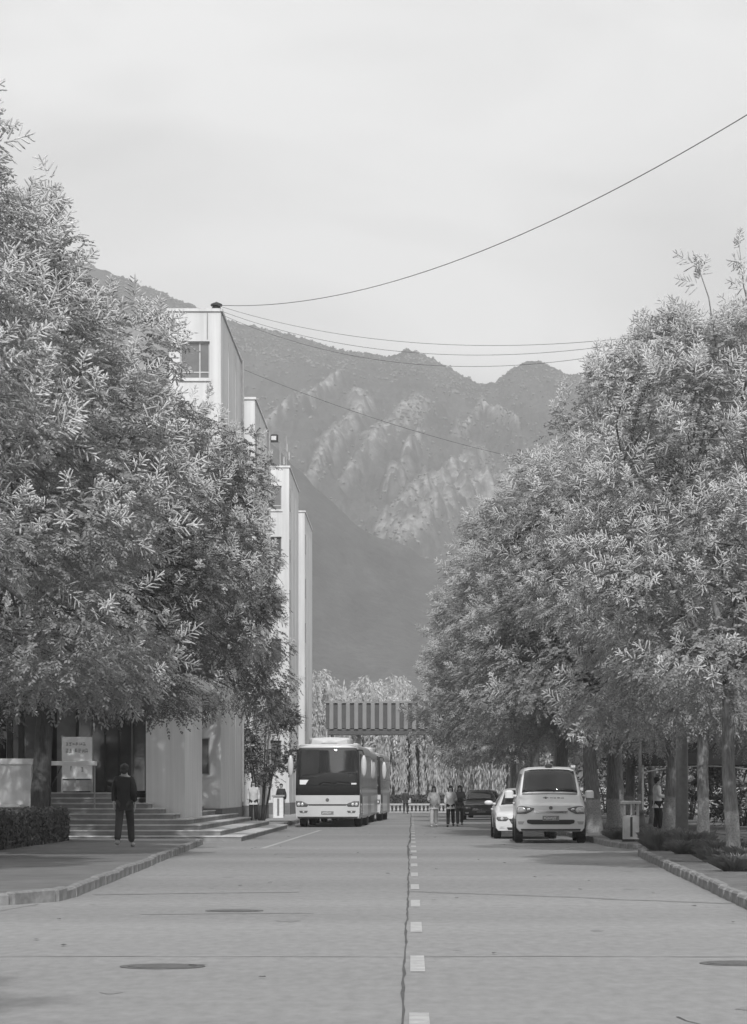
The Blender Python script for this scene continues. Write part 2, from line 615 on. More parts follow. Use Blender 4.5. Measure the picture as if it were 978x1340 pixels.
gx = np.concatenate([np.arange(-1700, -300, 40), np.arange(-300, 220, 1.6), np.arange(220, 1700, 40)])
gy = np.concatenate([np.arange(700, 960, 20), np.arange(960, 1320, 6), np.arange(1320, 2240, 3.0), np.arange(2240, 3000, 50)])
GX, GY = np.meshgrid(gx, gy)
GZ, GR_ = height(GX, GY)
nx, ny = len(gx), len(gy)
idx = np.arange(nx * ny).reshape(ny, nx)
Fm = np.stack([idx[:-1, :-1], idx[:-1, 1:], idx[1:, 1:], idx[1:, :-1]], -1).reshape(-1, 4)
me = mesh_np('mountain', np.stack([GX, GY, GZ], -1).reshape(-1, 3), Fm, True)
at = me.attributes.new('sunlit_share', 'FLOAT', 'POINT')
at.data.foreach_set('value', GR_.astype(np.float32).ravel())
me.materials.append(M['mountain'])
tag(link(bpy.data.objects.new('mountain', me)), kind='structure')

# scrub on the far slopes: thousands of low bushes nobody could count
_r = np.random.default_rng(77)
NB = 52000
bx = _r.uniform(-230, 150, NB)
by = _r.uniform(1330, 2215, NB)
dens = fbm(bx / 30.0, by / 60.0, 3) + 0.22 * (by > 2150)
bz, _q = height(bx, by)
keep = _r.random(NB) < np.clip((dens - 0.30) * 2.6, 0.06, 1) * np.where((_q > 0.1) | (by > 2130), 1, 0.12)
bx, by, bz = bx[keep], by[keep], bz[keep]
g_ = (1 + 5 ** .5) / 2
ico = np.array([(-1, g_, 0), (1, g_, 0), (-1, -g_, 0), (1, -g_, 0), (0, -1, g_), (0, 1, g_), (0, -1, -g_), (0, 1, -g_), (g_, 0, -1), (g_, 0, 1), (-g_, 0, -1), (-g_, 0, 1)], float) / 1.902
icf = np.array([(0, 11, 5), (0, 5, 1), (0, 1, 7), (0, 7, 10), (0, 10, 11), (1, 5, 9), (5, 11, 4), (11, 10, 2), (10, 7, 6), (7, 1, 8), (3, 9, 4), (3, 4, 2), (3, 2, 6), (3, 6, 8), (3, 8, 9), (4, 9, 5), (2, 4, 11), (6, 2, 10), (8, 6, 7), (9, 8, 1)])
rad = _r.uniform(.45, 1.5, len(bx)) * np.where(by > 2150, .7, 1)
Vb = np.stack([bx, by, bz + rad * .35], 1)[:, None] + ico[None] * rad[:, None, None] * _r.uniform(.7, 1.3, (len(bx), 12, 1)) * np.array([1, 1, .8])
Fb = (np.arange(len(bx))[:, None, None] * 12 + icf[None]).reshape(-1, 3)
sme = mesh_np('mountain_scrub', Vb.reshape(-1, 3), Fb)
sme.materials.append(M['scrub'])
tag(link(bpy.data.objects.new('mountain_scrub', sme)), kind='stuff')

# ---- road
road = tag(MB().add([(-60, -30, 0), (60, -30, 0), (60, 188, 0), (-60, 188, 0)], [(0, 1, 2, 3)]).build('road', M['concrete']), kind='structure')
for n in range(32):
    y0 = 15.2 + 6.05 * n - 12.1
    w = 0.06 + rnd.uniform(-0.004, 0.004)
    MB().add([(0.045 - w, y0, 0.004), (0.045 + w, y0 + rnd.uniform(-.02, .02), 0.004), (0.045 + w, y0 + 2.1, 0.004), (0.045 - w, y0 + 2.1, 0.004)],
             [(0, 1, 2, 3)]).build('lane_dash', M['paint'], road)
# parking edge line beside the coaches
MB().add([(-3.66, 68, .004), (-3.54, 68, .004), (-3.2, 101, .004), (-3.32, 101, .004)], [(0, 1, 2, 3)]).build('edge_line', M['paint'], road)


def crack(p0, p1, w, wob, step, m, name, z=0.0035):
    p0, p1 = Vector(p0), Vector(p1)
    n = max(2, int((p1 - p0).length / step))
    d = (p1 - p0).normalized()
    s = Vector((d.y, -d.x))
    off, vs = 0, []
    for i in range(n + 1):
        off = off * 0.8 + rnd.gauss(0, wob)
        c = p0 + (p1 - p0) * (i / n) + s * off
        ww = w * rnd.uniform(0.5, 1.4)
        vs += [(c.x - s.x * ww, c.y - s.y * ww, z), (c.x + s.x * ww, c.y + s.y * ww, z)]
    return MB().add(vs, [(2 * i, 2 * i + 1, 2 * i + 3, 2 * i + 2) for i in range(n)]).build(name, m, road)


crack((-0.055, 8), (-0.06, 60), 0.010, 0.006, 0.5, M['tar'], 'lane_crack')
crack((-0.06, 60), (-0.05, 186), 0.022, 0.008, 1.5, M['tar'], 'lane_crack')
crack((0.0, 38.6), (3.9, 34.2), 0.10, 0.03, 0.3, M['greystrip'], 'slab_strip', 0.003)  # darker strip across the road, wider than the ones below
crack((-4.2, 37.3), (-1.5, 38.2), 0.10, 0.03, 0.3, M['greystrip'], 'slab_strip', 0.003)
crack((-3.0, 31.3), (-1.1, 31.6), 0.05, 0.02, 0.3, M['greystrip'], 'slab_strip', 0.003)
for yy in (23.2, 46.0, 54.0, 62.0):  # thin joints between the road slabs
    crack((-4.6, yy), (4.2, yy + rnd.uniform(-.6, .6)), 0.025, 0.02, 0.3, M['greystrip'], 'slab_strip', 0.003)
crack((-4.5, 34.2), (-5.4, 24.0), 0.02, 0.02, 0.4, M['greystrip'], 'gutter_crack', 0.003)
crack((1.6, 17.0), (2.05, 14.0), 0.008, 0.01, 0.3, M['tar'], 'slab_crack', 0.003)
for (x, y) in ((-1.93, 21.9), (-2.02, 32.2), (2.6, 22.3)):
    mh = MB().lathe([(0.33, 0.0), (0.33, 0.006), (0.29, 0.0065)], (0, 0, 0), n=28).build('manhole_cover', M['iron'], road, loc=(x, y, 0))
    MB().lathe([(0.27, 0.0066), (0.27, 0.0095), (0.05, 0.0098)], (0, 0, 0), n=28).build('cover_plate', M['iron'], mh)

# oil drips and worn patches where vehicles stand and turn
for i in range(14):
    cx, cy = (rnd.uniform(-3.8, 3.8), rnd.uniform(17, 70))
    n, r0 = 11, rnd.uniform(.04, .15)
    pts = [(cx + r0 * rnd.uniform(.6, 1.3) * math.cos(6.283 * k / n), cy + r0 * 1.8 * rnd.uniform(.6, 1.3) * math.sin(6.283 * k / n), .0025) for k in range(n)]
    MB().add(pts, [tuple(range(n))]).build('oil_stain', M['stain'], road)

# ---- pavements with kerb stones
kerb_meshes = []
for i in range(4):
    r = random.Random(50 + i)
    h = 0.15 + r.uniform(-.012, .012)
    kerb_meshes.append(MB().bbox(-0.488, 0.488, -0.07, 0.07, -0.02, h, 0.022 + r.uniform(0, .012)).mesh('kerb_stone', M['kerb']))


def kerbs(path, parent, step=1.0, dz=0.0):
    pts = [Vector(p) for p in path]
    k, carry = 0, 0.0
    for a, b in zip(pts[:-1], pts[1:]):
        L = (b - a).length
        n = max(1, int(round(L / step)))
        d = (b - a) / L
        for i in range(n):
            c = a + d * (L * (i + 0.5) / n)
            o = bpy.data.objects.new('kerb_stone', kerb_meshes[rnd.randrange(4)])
            link(o, parent)
            o.location = (c.x + rnd.uniform(-.012, .012), c.y, dz + rnd.uniform(-.01, .008))
            o.rotation_euler = (rnd.uniform(-.02, .02), rnd.uniform(-.012, .012), math.atan2(d.y, d.x) + rnd.uniform(-.015, .015))
            o.scale = (L / n / 1.0, 1, 1)


pvl = [(-14, 33.0), (-7.5, 33.1), (-5.6, 33.4), (-4.85, 34.0), (-4.45, 35.0), (-4.4, 36.5), (-4.7, 47), (-5.1, 60), (-5.42, 71.5), (-5.5, 73.6), (-5.9, 74.6), (-40, 75.2), (-40, 33)]
pav = tag(MB().poly(pvl, -0.02, 0.13).build('pavement', M['paving']), kind='structure')
kp = [(x + (0.07 if y < 34 else -0.07) * 0 - 0.07 * (y > 34.5), y + 0.07 * (y < 34.5)) for x, y in pvl[:11]]
kerbs([(x, y - 0.02) for x, y in pvl[:11]], pav)

# right-hand planting strip, in two beds, and the walk behind it
kr = [(2.95, 2.0), (3.35, 15), (3.98, 34), (4.45, 48), (4.86, 60.0), (5.05, 61.6), (5.6, 62.3)]
bed = tag(MB().poly(kr + [(9.2, 62.3), (9.2, 2.0)], -0.02, 0.11).build('planting_bed', M['soil']), kind='structure')
kerbs(kr, bed)
kr2 = [(5.75, 66.4), (5.3, 66.8), (4.98, 70), (4.9, 79), (4.75, 100), (4.7, 150), (4.7, 184)]
bed2 = tag(MB().poly(kr2 + [(9.2, 184), (9.2, 66.4)], -0.02, 0.11).build('planting_bed', M['soil']), kind='structure')
kerbs(kr2, bed2)
tag(MB().poly([(9.24, 2), (30, 2), (30, 184), (9.24, 184)], -0.02, 0.118).build('footpath', M['paving']), kind='structure')

# left-hand walk in front of the block, beyond the steps
walk = tag(MB().poly([(-5.05, 106.8), (-5.0, 150), (-4.9, 185), (-24, 185), (-24, 106.8)], -0.02, 0.17).build('pavement', M['paving2']), kind='structure')
kerbs([(-24, 106.9), (-5.05, 106.9), (-5.0, 150), (-4.9, 184)], walk)

# ---- entrance steps: nine slabs that wrap the corner
steps = empty('entrance_steps', (-4.7, 78, 0), label='broad pale stone steps wrapping the corner below the entrance wall', cat='steps')
NST = 9
for k in range(NST):
    xr = -4.7 - (0.62 * min(k, 2) + 0.40 * max(k - 2, 0)) if k else -4.7
    yf = 78.0 + 0.42 * k + (0.25 if k else 0)
    z0, z1 = 0.15 * k, 0.15 * (k + 1)
    yb = 106.6 - 1.2 * k
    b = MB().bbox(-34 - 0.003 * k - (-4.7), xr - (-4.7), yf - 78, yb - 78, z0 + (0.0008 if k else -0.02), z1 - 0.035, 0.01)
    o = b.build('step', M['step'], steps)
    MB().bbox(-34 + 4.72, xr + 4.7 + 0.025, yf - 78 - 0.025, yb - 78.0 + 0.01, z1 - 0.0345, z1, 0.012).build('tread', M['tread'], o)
TERR = 0.15 * NST

# ---- the long block on the left
block = empty('campus_block', (-8.3, 97.4, 0.17), label='long pale six-storey block with projecting window bays', cat='building')
OX, OY, OZ = 8.3, -97.4, -0.17


def bb(x0, x1, y0, y1, z0, z1):
    return MB().box(x0 + OX, x1 + OX, y0 + OY, y1 + OY, z0 + OZ, z1 + OZ)


bb(-24, -8.35, 97.6, 188, 0.1, 17.7).build('wall', M['wall2'], block)
bb(-24.2, -8.30, 97.35, 188.2, 17.702, 17.80).build('roof', M['plinth'], block)


def window(parent, x0, x1, y, z0, z1, mull=(0.45,), hbar=None, curtain=False, o=(OX, OY, OZ), inset=0.14, fr=0.045, fm='frame'):
    """a window in a wall that faces the camera (-Y) with frame, mullions and pane"""
    X0, X1, Y, Z0, Z1 = x0 + o[0], x1 + o[0], y + o[1], z0 + o[2], z1 + o[2]
    b = MB()
    b.box(X0, X0 + fr, Y + inset - .03, Y + inset + .03, Z0, Z1)
    b.box(X1 - fr, X1, Y + inset - .03, Y + inset + .03, Z0, Z1)
    b.box(X0 + fr, X1 - fr, Y + inset - .03, Y + inset + .03, Z0, Z0 + fr)
    b.box(X0 + fr, X1 - fr, Y + inset - .03, Y + inset + .03, Z1 - fr, Z1)
    for t in mull:
        xm = X0 + (X1 - X0) * t
        b.box(xm - fr / 2, xm + fr / 2, Y + inset - .026, Y + inset + .026, Z0 + fr, Z1 - fr)
    if hbar:
        zm = Z0 + (Z1 - Z0) * hbar
        b.box(X0 + fr, X1 - fr, Y + inset - .022, Y + inset + .022, zm - fr / 2, zm + fr / 2)
    w = b.build('window', M[fm], parent)
    MB().box(X0 + .01, X1 - .01, Y + inset + .004, Y + inset + .012, Z0 + .01, Z1 - .01).build('pane', M['glass'], w)
    if curtain:
        MB().box(X0 + (X1 - X0) * 0.02, X0 + (X1 - X0) * curtain, Y + inset + .02, Y + inset + .03, Z0 + .02, Z1 - .02).build('curtain', M['curtain'], w)
    return w


def wall_front(x0, x1, y, t, z0, z1, holes, o=(OX, OY, OZ)):
    """front-facing wall of thickness t with rectangular openings (x0,x1,z0,z1)"""
    xs = sorted({x0, x1} | {h[0] for h in holes} | {h[1] for h in holes})
    zs = sorted({z0, z1} | {h[2] for h in holes} | {h[3] for h in holes})
    b = MB()
    for za, zb in zip(zs[:-1], zs[1:]):
        run = None
        for xa, xb in list(zip(xs[:-1], xs[1:])) + [(None, None)]:
            solid = xa is not None and not any(h[0] - 1e-6 <= xa and xb <= h[1] + 1e-6 and h[2] - 1e-6 <= za and zb <= h[3] + 1e-6 for h in holes)
            if solid:
                run = (run[0], xb) if run else (xa, xb)
            elif run:
                b.box(run[0] + o[0], run[1] + o[0], y + o[1], y + t + o[1], za + o[2], zb + o[2])
                run = None
    return b


bays = [(97.0, 109.0, 17.85, 15.55, (-7.95, -6.93)), (118.0, 128.5, 17.75, 15.2, (-7.75, -7.1)),
        (151.0, 163.5, 18.7, 16.45, (-7.8, -6.95)), (173.0, 186.0, 18.5, 16.0, (-7.7, -7.15))]
for bi, (y0, y1, top, wz, (wx0, wx1)) in enumerate(bays):
    X1 = -6.55
    hs = [(wx0, wx1, wz - 2.72 * k, wz - 2.72 * k + 1.28) for k in range(6)]
    hs = [h for h in hs if h[2] > 1.0]
    wall_front(-8.32, X1, y0, 0.25, 0.8, top, hs).build('bay_front', M['wall'], block)
    bb(-8.33, X1 - 0.27, y0 + 0.5, y1 - .01, 0.8, top - 0.01).build('bay_core', M['darkwall'], block)
    bb(X1 - 0.26, X1 + 0.004, y0 + 0.252, y1, 0.8, top).build('bay_side', M['wall'], block)
    bb(-8.4, X1 + 0.05, y0 - 0.05, y1 + .05, 0.1, 0.798).build('bay_plinth', M['plinth'], block)
    bb(-8.4, X1 + 0.06, y0 - 0.06, y1 + .06, top + 0.001, top + 0.10).build('bay_coping', M['wall'], block)
    for k, h in enumerate(hs):
        w = window(block, h[0], h[1], y0, h[2], h[3], mull=(0.3,) if bi != 0 else (0.66,), hbar=0.18 if (bi + k) % 2 == 0 else None,
                   curtain=(0.62 if bi == 0 else (0.3 if k % 3 == 1 else 0)))
        MB().box(h[0] - .05 + OX, h[1] + .05 + OX, y0 - .06 + OY, y0 - .001 + OY, h[2] - .09 + OZ, h[2] - .02 + OZ).build('window_sill', M['wall'], w)
    # panel joints on the road side
    for q in (1, 2):
        yj = y0 + (y1 - y0) * q / 3
        bb(X1 + 0.002, X1 + 0.012, yj - 0.03, yj + 0.03, 0.9, top - 0.3).build('panel_batten', M['wall'], block)
    if bi > 0:
        for k in range(6):
            zz = wz - 2.72 * k
            if zz > 1:
                bb(X1 + 0.005, X1 + 0.02, y0 + 0.55, y0 + 1.35, zz, zz + 1.2).build('slit_window', M['glass'], block)
# joint strip on the first bay's top panel, downpipe
bb(-7.02, -7.0, 96.97, 96.998, 16.9, 17.8).build('joint_strip', M['plinth'], block)
MB().tube([(-6.46 + OX, 108.2 + OY, 17.9 + OZ), (-6.46 + OX, 108.2 + OY, 1.0 + OZ)], 0.05, 8).build('downpipe', M['steel'], block)
MB().tube([(-6.46 + OX, 128.2 + OY, 17.7 + OZ), (-6.46 + OX, 128.2 + OY, 1.0 + OZ)], 0.06, 8).build('downpipe', M['steel'], block)

# ---- entrance portico in front of the block
portico = empty('entrance_portico', (-6.6, 82.2, TERR), label='low entrance wing with a plain pale end wall and dark glazed front', cat='building')
PO = (6.6, -82.2, -TERR)


def pb(x0, x1, y0, y1, z0, z1):
    return MB().box(x0 + PO[0], x1 + PO[0], y0 + PO[1], y1 + PO[1], z0 + PO[2], z1 + PO[2])


pb(-7.73, -6.6, 82.2, 89.0, 0.35, 4.5).build('end_wall', M['wall'], portico)
pb(-34, -7.74, 89.0, 90.5, TERR - .2, 4.5).build('back_wall', M['darkwall'], portico)
pb(-34, -6.4, 82.0, 90.6, 4.503, 4.8).build('roof', M['wall'], portico)
pb(-11.45, -11.0, 83.6, 84.1, TERR + .001, 4.5).build('column', M['darkwall'], portico)
# glazed front: mullions, panes
for i in range(7):
    x = -10.35 + i * 0.42
    pb(x, x + 0.055, 87.4, 87.5, TERR + .001, 4.1).build('mullion', M['steel'] if i % 3 == 1 else M['dframe'], portico)
    if i < 6:
        pb(x + 0.057, x + 0.418, 87.44, 87.455, TERR + .05, 4.1).build('pane', M['glass'], portico)
pb(-10.4, -7.75, 87.38, 87.52, 4.102, 4.4).build('lintel', M['wall2'], portico)
for i, x in enumerate((-15.9, -14.6, -13.4, -12.5, -12.15)):
    pb(x, x + 0.17, 87.3, 87.5, TERR + .001, 4.4).build('mullion', M['dframe'], portico)
wall_front(-20, -11.5, 87.9, 0.2, TERR + .001, 4.5,
           [(-13.2, -12.6, 1.9, 4.0), (-12.1, -11.8, 1.9, 4.0)], PO).build('side_wall', M['wall'], portico)
pb(-20, -11.5, 87.75, 87.899, 3.0, 3.25).build('string_course', M['wall'], portico)
pb(-10.98, -10.4, 87.5, 87.7, TERR + .001, 4.5).build('pier', M['wall2'], portico)

# ramp wall left of the steps
rw = empty('ramp_wall', (-10.45, 77.6, 0), label='white ramp parapet with a ledge, behind the clipped hedge', cat='wall')
RO = (10.45, -77.6)
MB().box(-30 + RO[0], 0, 0, 0.3, 0.0, 2.12).build('parapet', M['wall'], rw)
MB().box(-30 + RO[0], 0.04, -0.05, 0.35, 2.122, 2.28).build('coping', M['white'], rw)
MB().box(-30 + RO[0], 0.02, -0.7, -0.003, 0.0, 0.95).build('ledge', M['wall2'], rw)
MB().box(-30 + RO[0], -0.2, -0.75, -0.02, 0.952, 1.02).build('ledge_cap', M['white'], rw)

# ---- footbridge of ribbed panels, far fence
fb = empty('footbridge', (-5.35, 176, 0), label='ribbed overhead footbridge crossing the far end of the road', cat='footbridge')
MB().box(0, 13.2, 0.05, 2.2, 5.35, 6.85).build('panel', M['bridge_dark'], fb)
for i in range(25):
    MB().bbox(0.22 + i * 0.515, 0.22 + i * 0.515 + 0.26, -0.12, 0.045, 5.3, 6.9, 0.02).build('rib', M['rib'], fb)
MB().box(-0.05, 13.3, -0.05, 2.3, 6.905, 7.02).build('top_rail', M['rib'], fb)
MB().box(0.1, 13.2, 0.0, 2.2, 4.95, 5.29).build('beam', M['bridge_dark'], fb)
for x in (1.95, 11.5):
    MB().box(x, x + 0.22, 0.8, 1.1, 0, 4.945).build('post', M['steel'], fb)

fence = empty('balustrade', (-2.2, 186.5, 0), label='low white balustrade across the end of the road', cat='fence')
for i in range(34):
    MB().lathe([(0.05, 0.1), (0.09, 0.2), (0.05, 0.34), (0.07, 0.46), (0.05, 0.5)], (0.26 * i, 0, 0), n=7).build('baluster', M['frame'], fence)
MB().box(-0.2, 8.9, -0.1, 0.1, 0.502, 0.62).build('rail', M['frame'], fence)
MB().box(-0.2, 8.9, -0.12, 0.12, 0.0, 0.098).build('base', M['frame'], fence)

# ================================================================== VEGETATION
def norm(a):
    return a / np.maximum(np.linalg.norm(a, axis=-1, keepdims=True), 1e-6)


UP = np.array([0, 0, 1.0])


def leaf_spray(P, D, rng, L, pairs, ll, lw, droop=0.5):
    """compound leaves: P base points, D rachis directions -> verts, quads"""
    N = len(P)
    D = norm(D)
    side = norm(np.cross(D, UP) + rng.normal(0, .12, (N, 3)))
    Ls = L * rng.uniform(.7, 1.25, N)[:, None]
    Vs = []
    for k in range(pairs * 2 + 1):
        if k == pairs * 2:
            t, sg = 1.0, 0.0
        else:
            t, sg = (k // 2 + 0.8) / (pairs + .3), (1 if k % 2 else -1)
        b = P + D * Ls * t
        b[:, 2] -= (droop * t * t) * Ls[:, 0]
        e = side * sg * .9 + D * (.45 if sg else 1.0) - UP * (0.25 + droop * t * .7) + rng.normal(0, .16, (N, 3))
        e = norm(e)
        nr = UP * .8 + D * .35 + rng.normal(0, .35, (N, 3))
        w = norm(np.cross(e, nr))
        l = ll * rng.uniform(.75, 1.2, N)[:, None] * (1 - .25 * abs(t - .5))
        q = np.stack([b, b + e * l * .45 + w * lw * .5, b + e * l, b + e * l * .45 - w * lw * .5], 1)
        Vs.append(q)
    V = np.concatenate(Vs, 0).reshape(-1, 3)
    F = np.arange(len(V)).reshape(-1, 4)
    return V, F


def panicles(P, A, rng, L=0.50, spikes=15, r=0.0165):
    """star-like flower panicles: spikes around an axis -> verts, tris"""
    N = len(P)
    A = norm(A)
    s1 = norm(np.cross(A, rng.normal(0, 1, (N, 3))))
    s2 = np.cross(A, s1)
    Ls = L * rng.uniform(.4, 1.3, N)[:, None]
    Vs = []
    for k in range(spikes + 1):
        t = 0.1 + 0.85 * k / spikes
        th = 2.4 * k + rng.uniform(-.3, .3, N)[:, None]
        rad = s1 * np.cos(th) + s2 * np.sin(th)
        if k == spikes:
            b, e, l = P + A * Ls * .55, A, Ls * .6
        else:
            b = P + A * Ls * t
            e = norm(A * .6 + rad * .85 + rng.normal(0, .1, (N, 3)) - UP * .1)
            l = Ls * (.58 * (1 - .6 * t))
        u = norm(np.cross(e, s1 + .3 * s2))
        v = np.cross(e, u)
        rr = r * rng.uniform(.75, 1.25, N)[:, None]
        tri = [(u * math.cos(a) + v * math.sin(a)) for a in (0, 2.094, 4.189)]
        r1 = [b + e * l * .15 + q * rr * .75 for q in tri]
        r2 = [b + e * l * .82 + q * rr for q in tri]
        Vs.append(np.stack(r1 + r2 + [b + e * l], 1))
    V = np.concatenate(Vs, 0)
    n = len(V)
    base = np.arange(n)[:, None, None] * 7
    T = np.array([[0, 1, 4], [0, 4, 3], [1, 2, 5], [1, 5, 4], [2, 0, 3], [2, 3, 5], [6, 3, 4], [6, 4, 5], [6, 5, 3]])[None]
    return V.reshape(-1, 3), (base + T).reshape(-1, 3)


def tree_proto(seed, H, R, zb, trunk_r, fork, nclump=120, leaves=78, nbloom=420, rc=(.75, 1.2), shift=(0, 0), whips=5, lean=0.15, whip=(1.0, 1.9)):
    """trunk with limbs, crown of compound leaves in clumps, pale panicles; returns three meshes"""
    rng = np.random.default_rng(seed)
    r = random.Random(seed)
    b = MB()
    lx, ly = r.uniform(-lean, lean), r.uniform(-lean, lean)
    tp, trr = [], []
    for q in range(12):
        f = q / 11
        z = -0.05 + (fork + .05) * f
        tp.append((lx * f + .035 * math.sin(5 * f + seed) * min(1, f * 3), ly * f + .03 * math.cos(6 * f + seed), z))
        trr.append(trunk_r * ((1.0 + .38 * math.exp(-z / .22)) * (1 - .14 * f) * r.uniform(.95, 1.06)))
    tp[-1] = (lx, ly, fork)
    b.tube(tp, trr, 14)
    top = np.array([lx, ly, fork])
    # limbs
    nodes = []
    nl = r.randint(4, 6)
    a0 = r.uniform(0, 6.28)
    for i in range(nl):
        a = a0 + 6.283 * i / nl + r.uniform(-.3, .3)
        rr = R * r.uniform(.45, .7) if i else R * .12
        e = np.array([math.cos(a) * rr + shift[0], math.sin(a) * rr + shift[1], zb + (H - zb) * r.uniform(.5, .78)])
        pts = []
        for k in range(7):
            t = k / 6
            p = top * (1 - t) + e * t
            p[2] += math.sin(t * 2.2) * .35 * (1 - t)
            p[:2] += (np.array([math.cos(a), math.sin(a)]) * math.sin(t * math.pi) * .35 * (.5 if i else 0))
            p += rng.normal(0, .06, 3) * (t > 0)
            pts.append(p)
        pts[0] = top - UP * .12
        b.tube(pts, [trunk_r * (.62 - .5 * k / 6) for k in range(7)], 8)
        nodes += [(p, trunk_r * (.62 - .5 * k / 6)) for k, p in enumerate(pts)][1:]
    NP = np.array([n[0] for n in nodes])
    # clump centres
    cs = []
    tries = 0
    lobes = [(r.uniform(0, 6.28), r.uniform(.78, 1.12)) for _ in range(6)]
    while len(cs) < nclump and tries < 12000:
        tries += 1
        t = r.random() ** .9
        f = math.sqrt(max(0, 1 - ((t - .38) / .62) ** 2)) if t > .38 else .70 + .30 * math.sqrt(max(0, 1 - ((.38 - t) / .38) ** 2))
        a = r.uniform(0, 6.283)
        lob = 1 + .12 * math.sin(2 * a + lobes[0][0]) + .17 * math.sin(3 * a + lobes[1][0] + 5 * t) + .12 * math.sin(5 * a + 9 * t + lobes[2][0])
        q = r.uniform(.35, 1) ** .5
        rr = R * f * lob * q * (r.uniform(1.05, 1.2) if r.random() < .12 else 1)
        if r.random() < .35 and math.sin(4 * a + 11 * t + lobes[3][0]) > .45:
            continue
        c = np.array([math.cos(a) * rr + shift[0], math.sin(a) * rr + shift[1], zb + (H - zb) * t])
        if all(np.linalg.norm((c - d[0]) * (1, 1, 1.5)) > .72 for d in cs):
            cs.append((c, r.uniform(*rc) * (.8 if t > .85 else 1)))
    LP, LD, BP, BA = [], [], [], []
    axis = np.array([shift[0], shift[1], zb + (H - zb) * .35])
    for (c, rad) in cs:
        j = int(np.argmin(np.linalg.norm((NP - c) * (1, 1, .8) + np.array([0, 0, .3]), axis=1)))
        p0, r0 = nodes[j]
        mid = (p0 + c) / 2 + rng.normal(0, .12, 3) + UP * .15
        b.tube([p0, mid, c], [min(r0 * .7, .05), .028, .012], 5, False)
        out = norm(c - axis)
        n = int(leaves * (rad ** 2))
        d = norm(rng.normal(0, 1, (n, 3)) + out * .55)
        rad_n = rad * rng.uniform(.25, 1, n)[:, None] ** .5
        P = c + d * rad_n * np.array([1, 1, .62])
        LP.append(P)
        LD.append(d * (1, 1, .4) + out * .35 + UP * .12 + rng.normal(0, .25, (n, 3)))
        m = max(1, int(nbloom / nclump * (rad ** 2) * (1.35 if c[2] > zb + (H - zb) * .3 else .5) + r.random()))
        d = norm(rng.normal(0, 1, (m, 3)) * (1, 1, .8) + out * .9 + UP * .35)
        BP.append(c + d * rad * np.array([1, 1, .66]) * rng.uniform(.8, 1.05, (m, 1)))
        BA.append(d * .8 + UP * .35 + rng.normal(0, .3, (m, 3)))
    # bare whips above the crown, each with small tufts
    for i in range(whips):
        c, rad = max(r.sample(cs, 14), key=lambda q: q[0][2])
        e = c + np.array([r.uniform(-.9, .9), r.uniform(-.9, .9), r.uniform(*whip)])
        b.tube([c, (c + e) / 2 + rng.normal(0, .08, 3), e], [.022, .015, .006], 5)
        ts = rng.uniform(.45, 1, 7)[:, None]
        BP.append(c * (1 - ts) + e * ts)
        BA.append((e - c)[None] * .5 + rng.normal(0, .6, (7, 3)))
    V, F = leaf_spray(np.concatenate(LP), np.concatenate(LD), rng, .32, 6, .112, .046)
    crown = mesh_np('crown', V, F)
    crown.materials.append(M['leaf'])
    V, F = panicles(np.concatenate(BP), np.concatenate(BA), rng)
    bloom = mesh_np('blossom', V, F)
    bloom.materials.append(M['bloom'])
    tr = b.mesh('trunk', M['bark'], True)
    return tr, crown, bloom


def plant_tree(name, proto, loc, rz, sc, label, group, shape=(1, 1, 1), dark_trunk=False, dark_leaf=False):
    e = empty(name, loc, rz, label, 'tree', group)
    e.scale = (sc * shape[0], sc * shape[1], sc * shape[2])
    for nm, me in zip(('trunk', 'crown', 'blossom'), proto):
        o = link(bpy.data.objects.new(nm, me), e)
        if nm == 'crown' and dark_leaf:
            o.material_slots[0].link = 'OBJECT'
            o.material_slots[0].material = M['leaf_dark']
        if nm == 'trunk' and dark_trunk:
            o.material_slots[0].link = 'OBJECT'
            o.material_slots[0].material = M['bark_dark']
    return e


PA = tree_proto(3, 11.6, 4.1, 3.0, .17, 3.0, nclump=135, nbloom=1500, leaves=88)
PB = tree_proto(8, 13.0, 4.3, 3.3, .25, 3.6, nclump=150, leaves=95, nbloom=800)
PC = tree_proto(21, 12.0, 3.7, 3.4, .17, 3.7, nclump=115, whips=9, nbloom=1700, whip=(1.3, 2.6))
PD = tree_proto(34, 13.0, 4.0, 3.4, .24, 3.5, nclump=135, nbloom=1800, leaves=88)
GL, GR = 'flowering trees along the left pavement', 'flowering trees in the right planting bed'
plant_tree('flowering_tree', PA, (-6.9, 9, .0), 0.4, 1.0, 'flowering tree shading the near road from the left pavement', GL)
plant_tree('flowering_tree', PD, (-9.95, 40.5, .13), 1.9, .98, 'tall flowering tree over the left pavement, its panicles in the open sky', GL)
plant_tree('flowering_tree', PA, (-9.1, 56, .13), 3.3, 1.08, 'broad dark-leaved flowering tree overhanging the clipped hedge', GL)
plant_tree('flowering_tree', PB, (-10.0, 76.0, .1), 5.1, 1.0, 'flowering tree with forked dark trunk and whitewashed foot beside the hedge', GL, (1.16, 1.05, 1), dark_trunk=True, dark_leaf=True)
plant_tree('flowering_tree', PB, (-7.4, 92.8, .3), 4.1, 1.03, 'flowering tree growing behind the pale entrance wall', GL, (.74, .74, 1.0), dark_leaf=True)

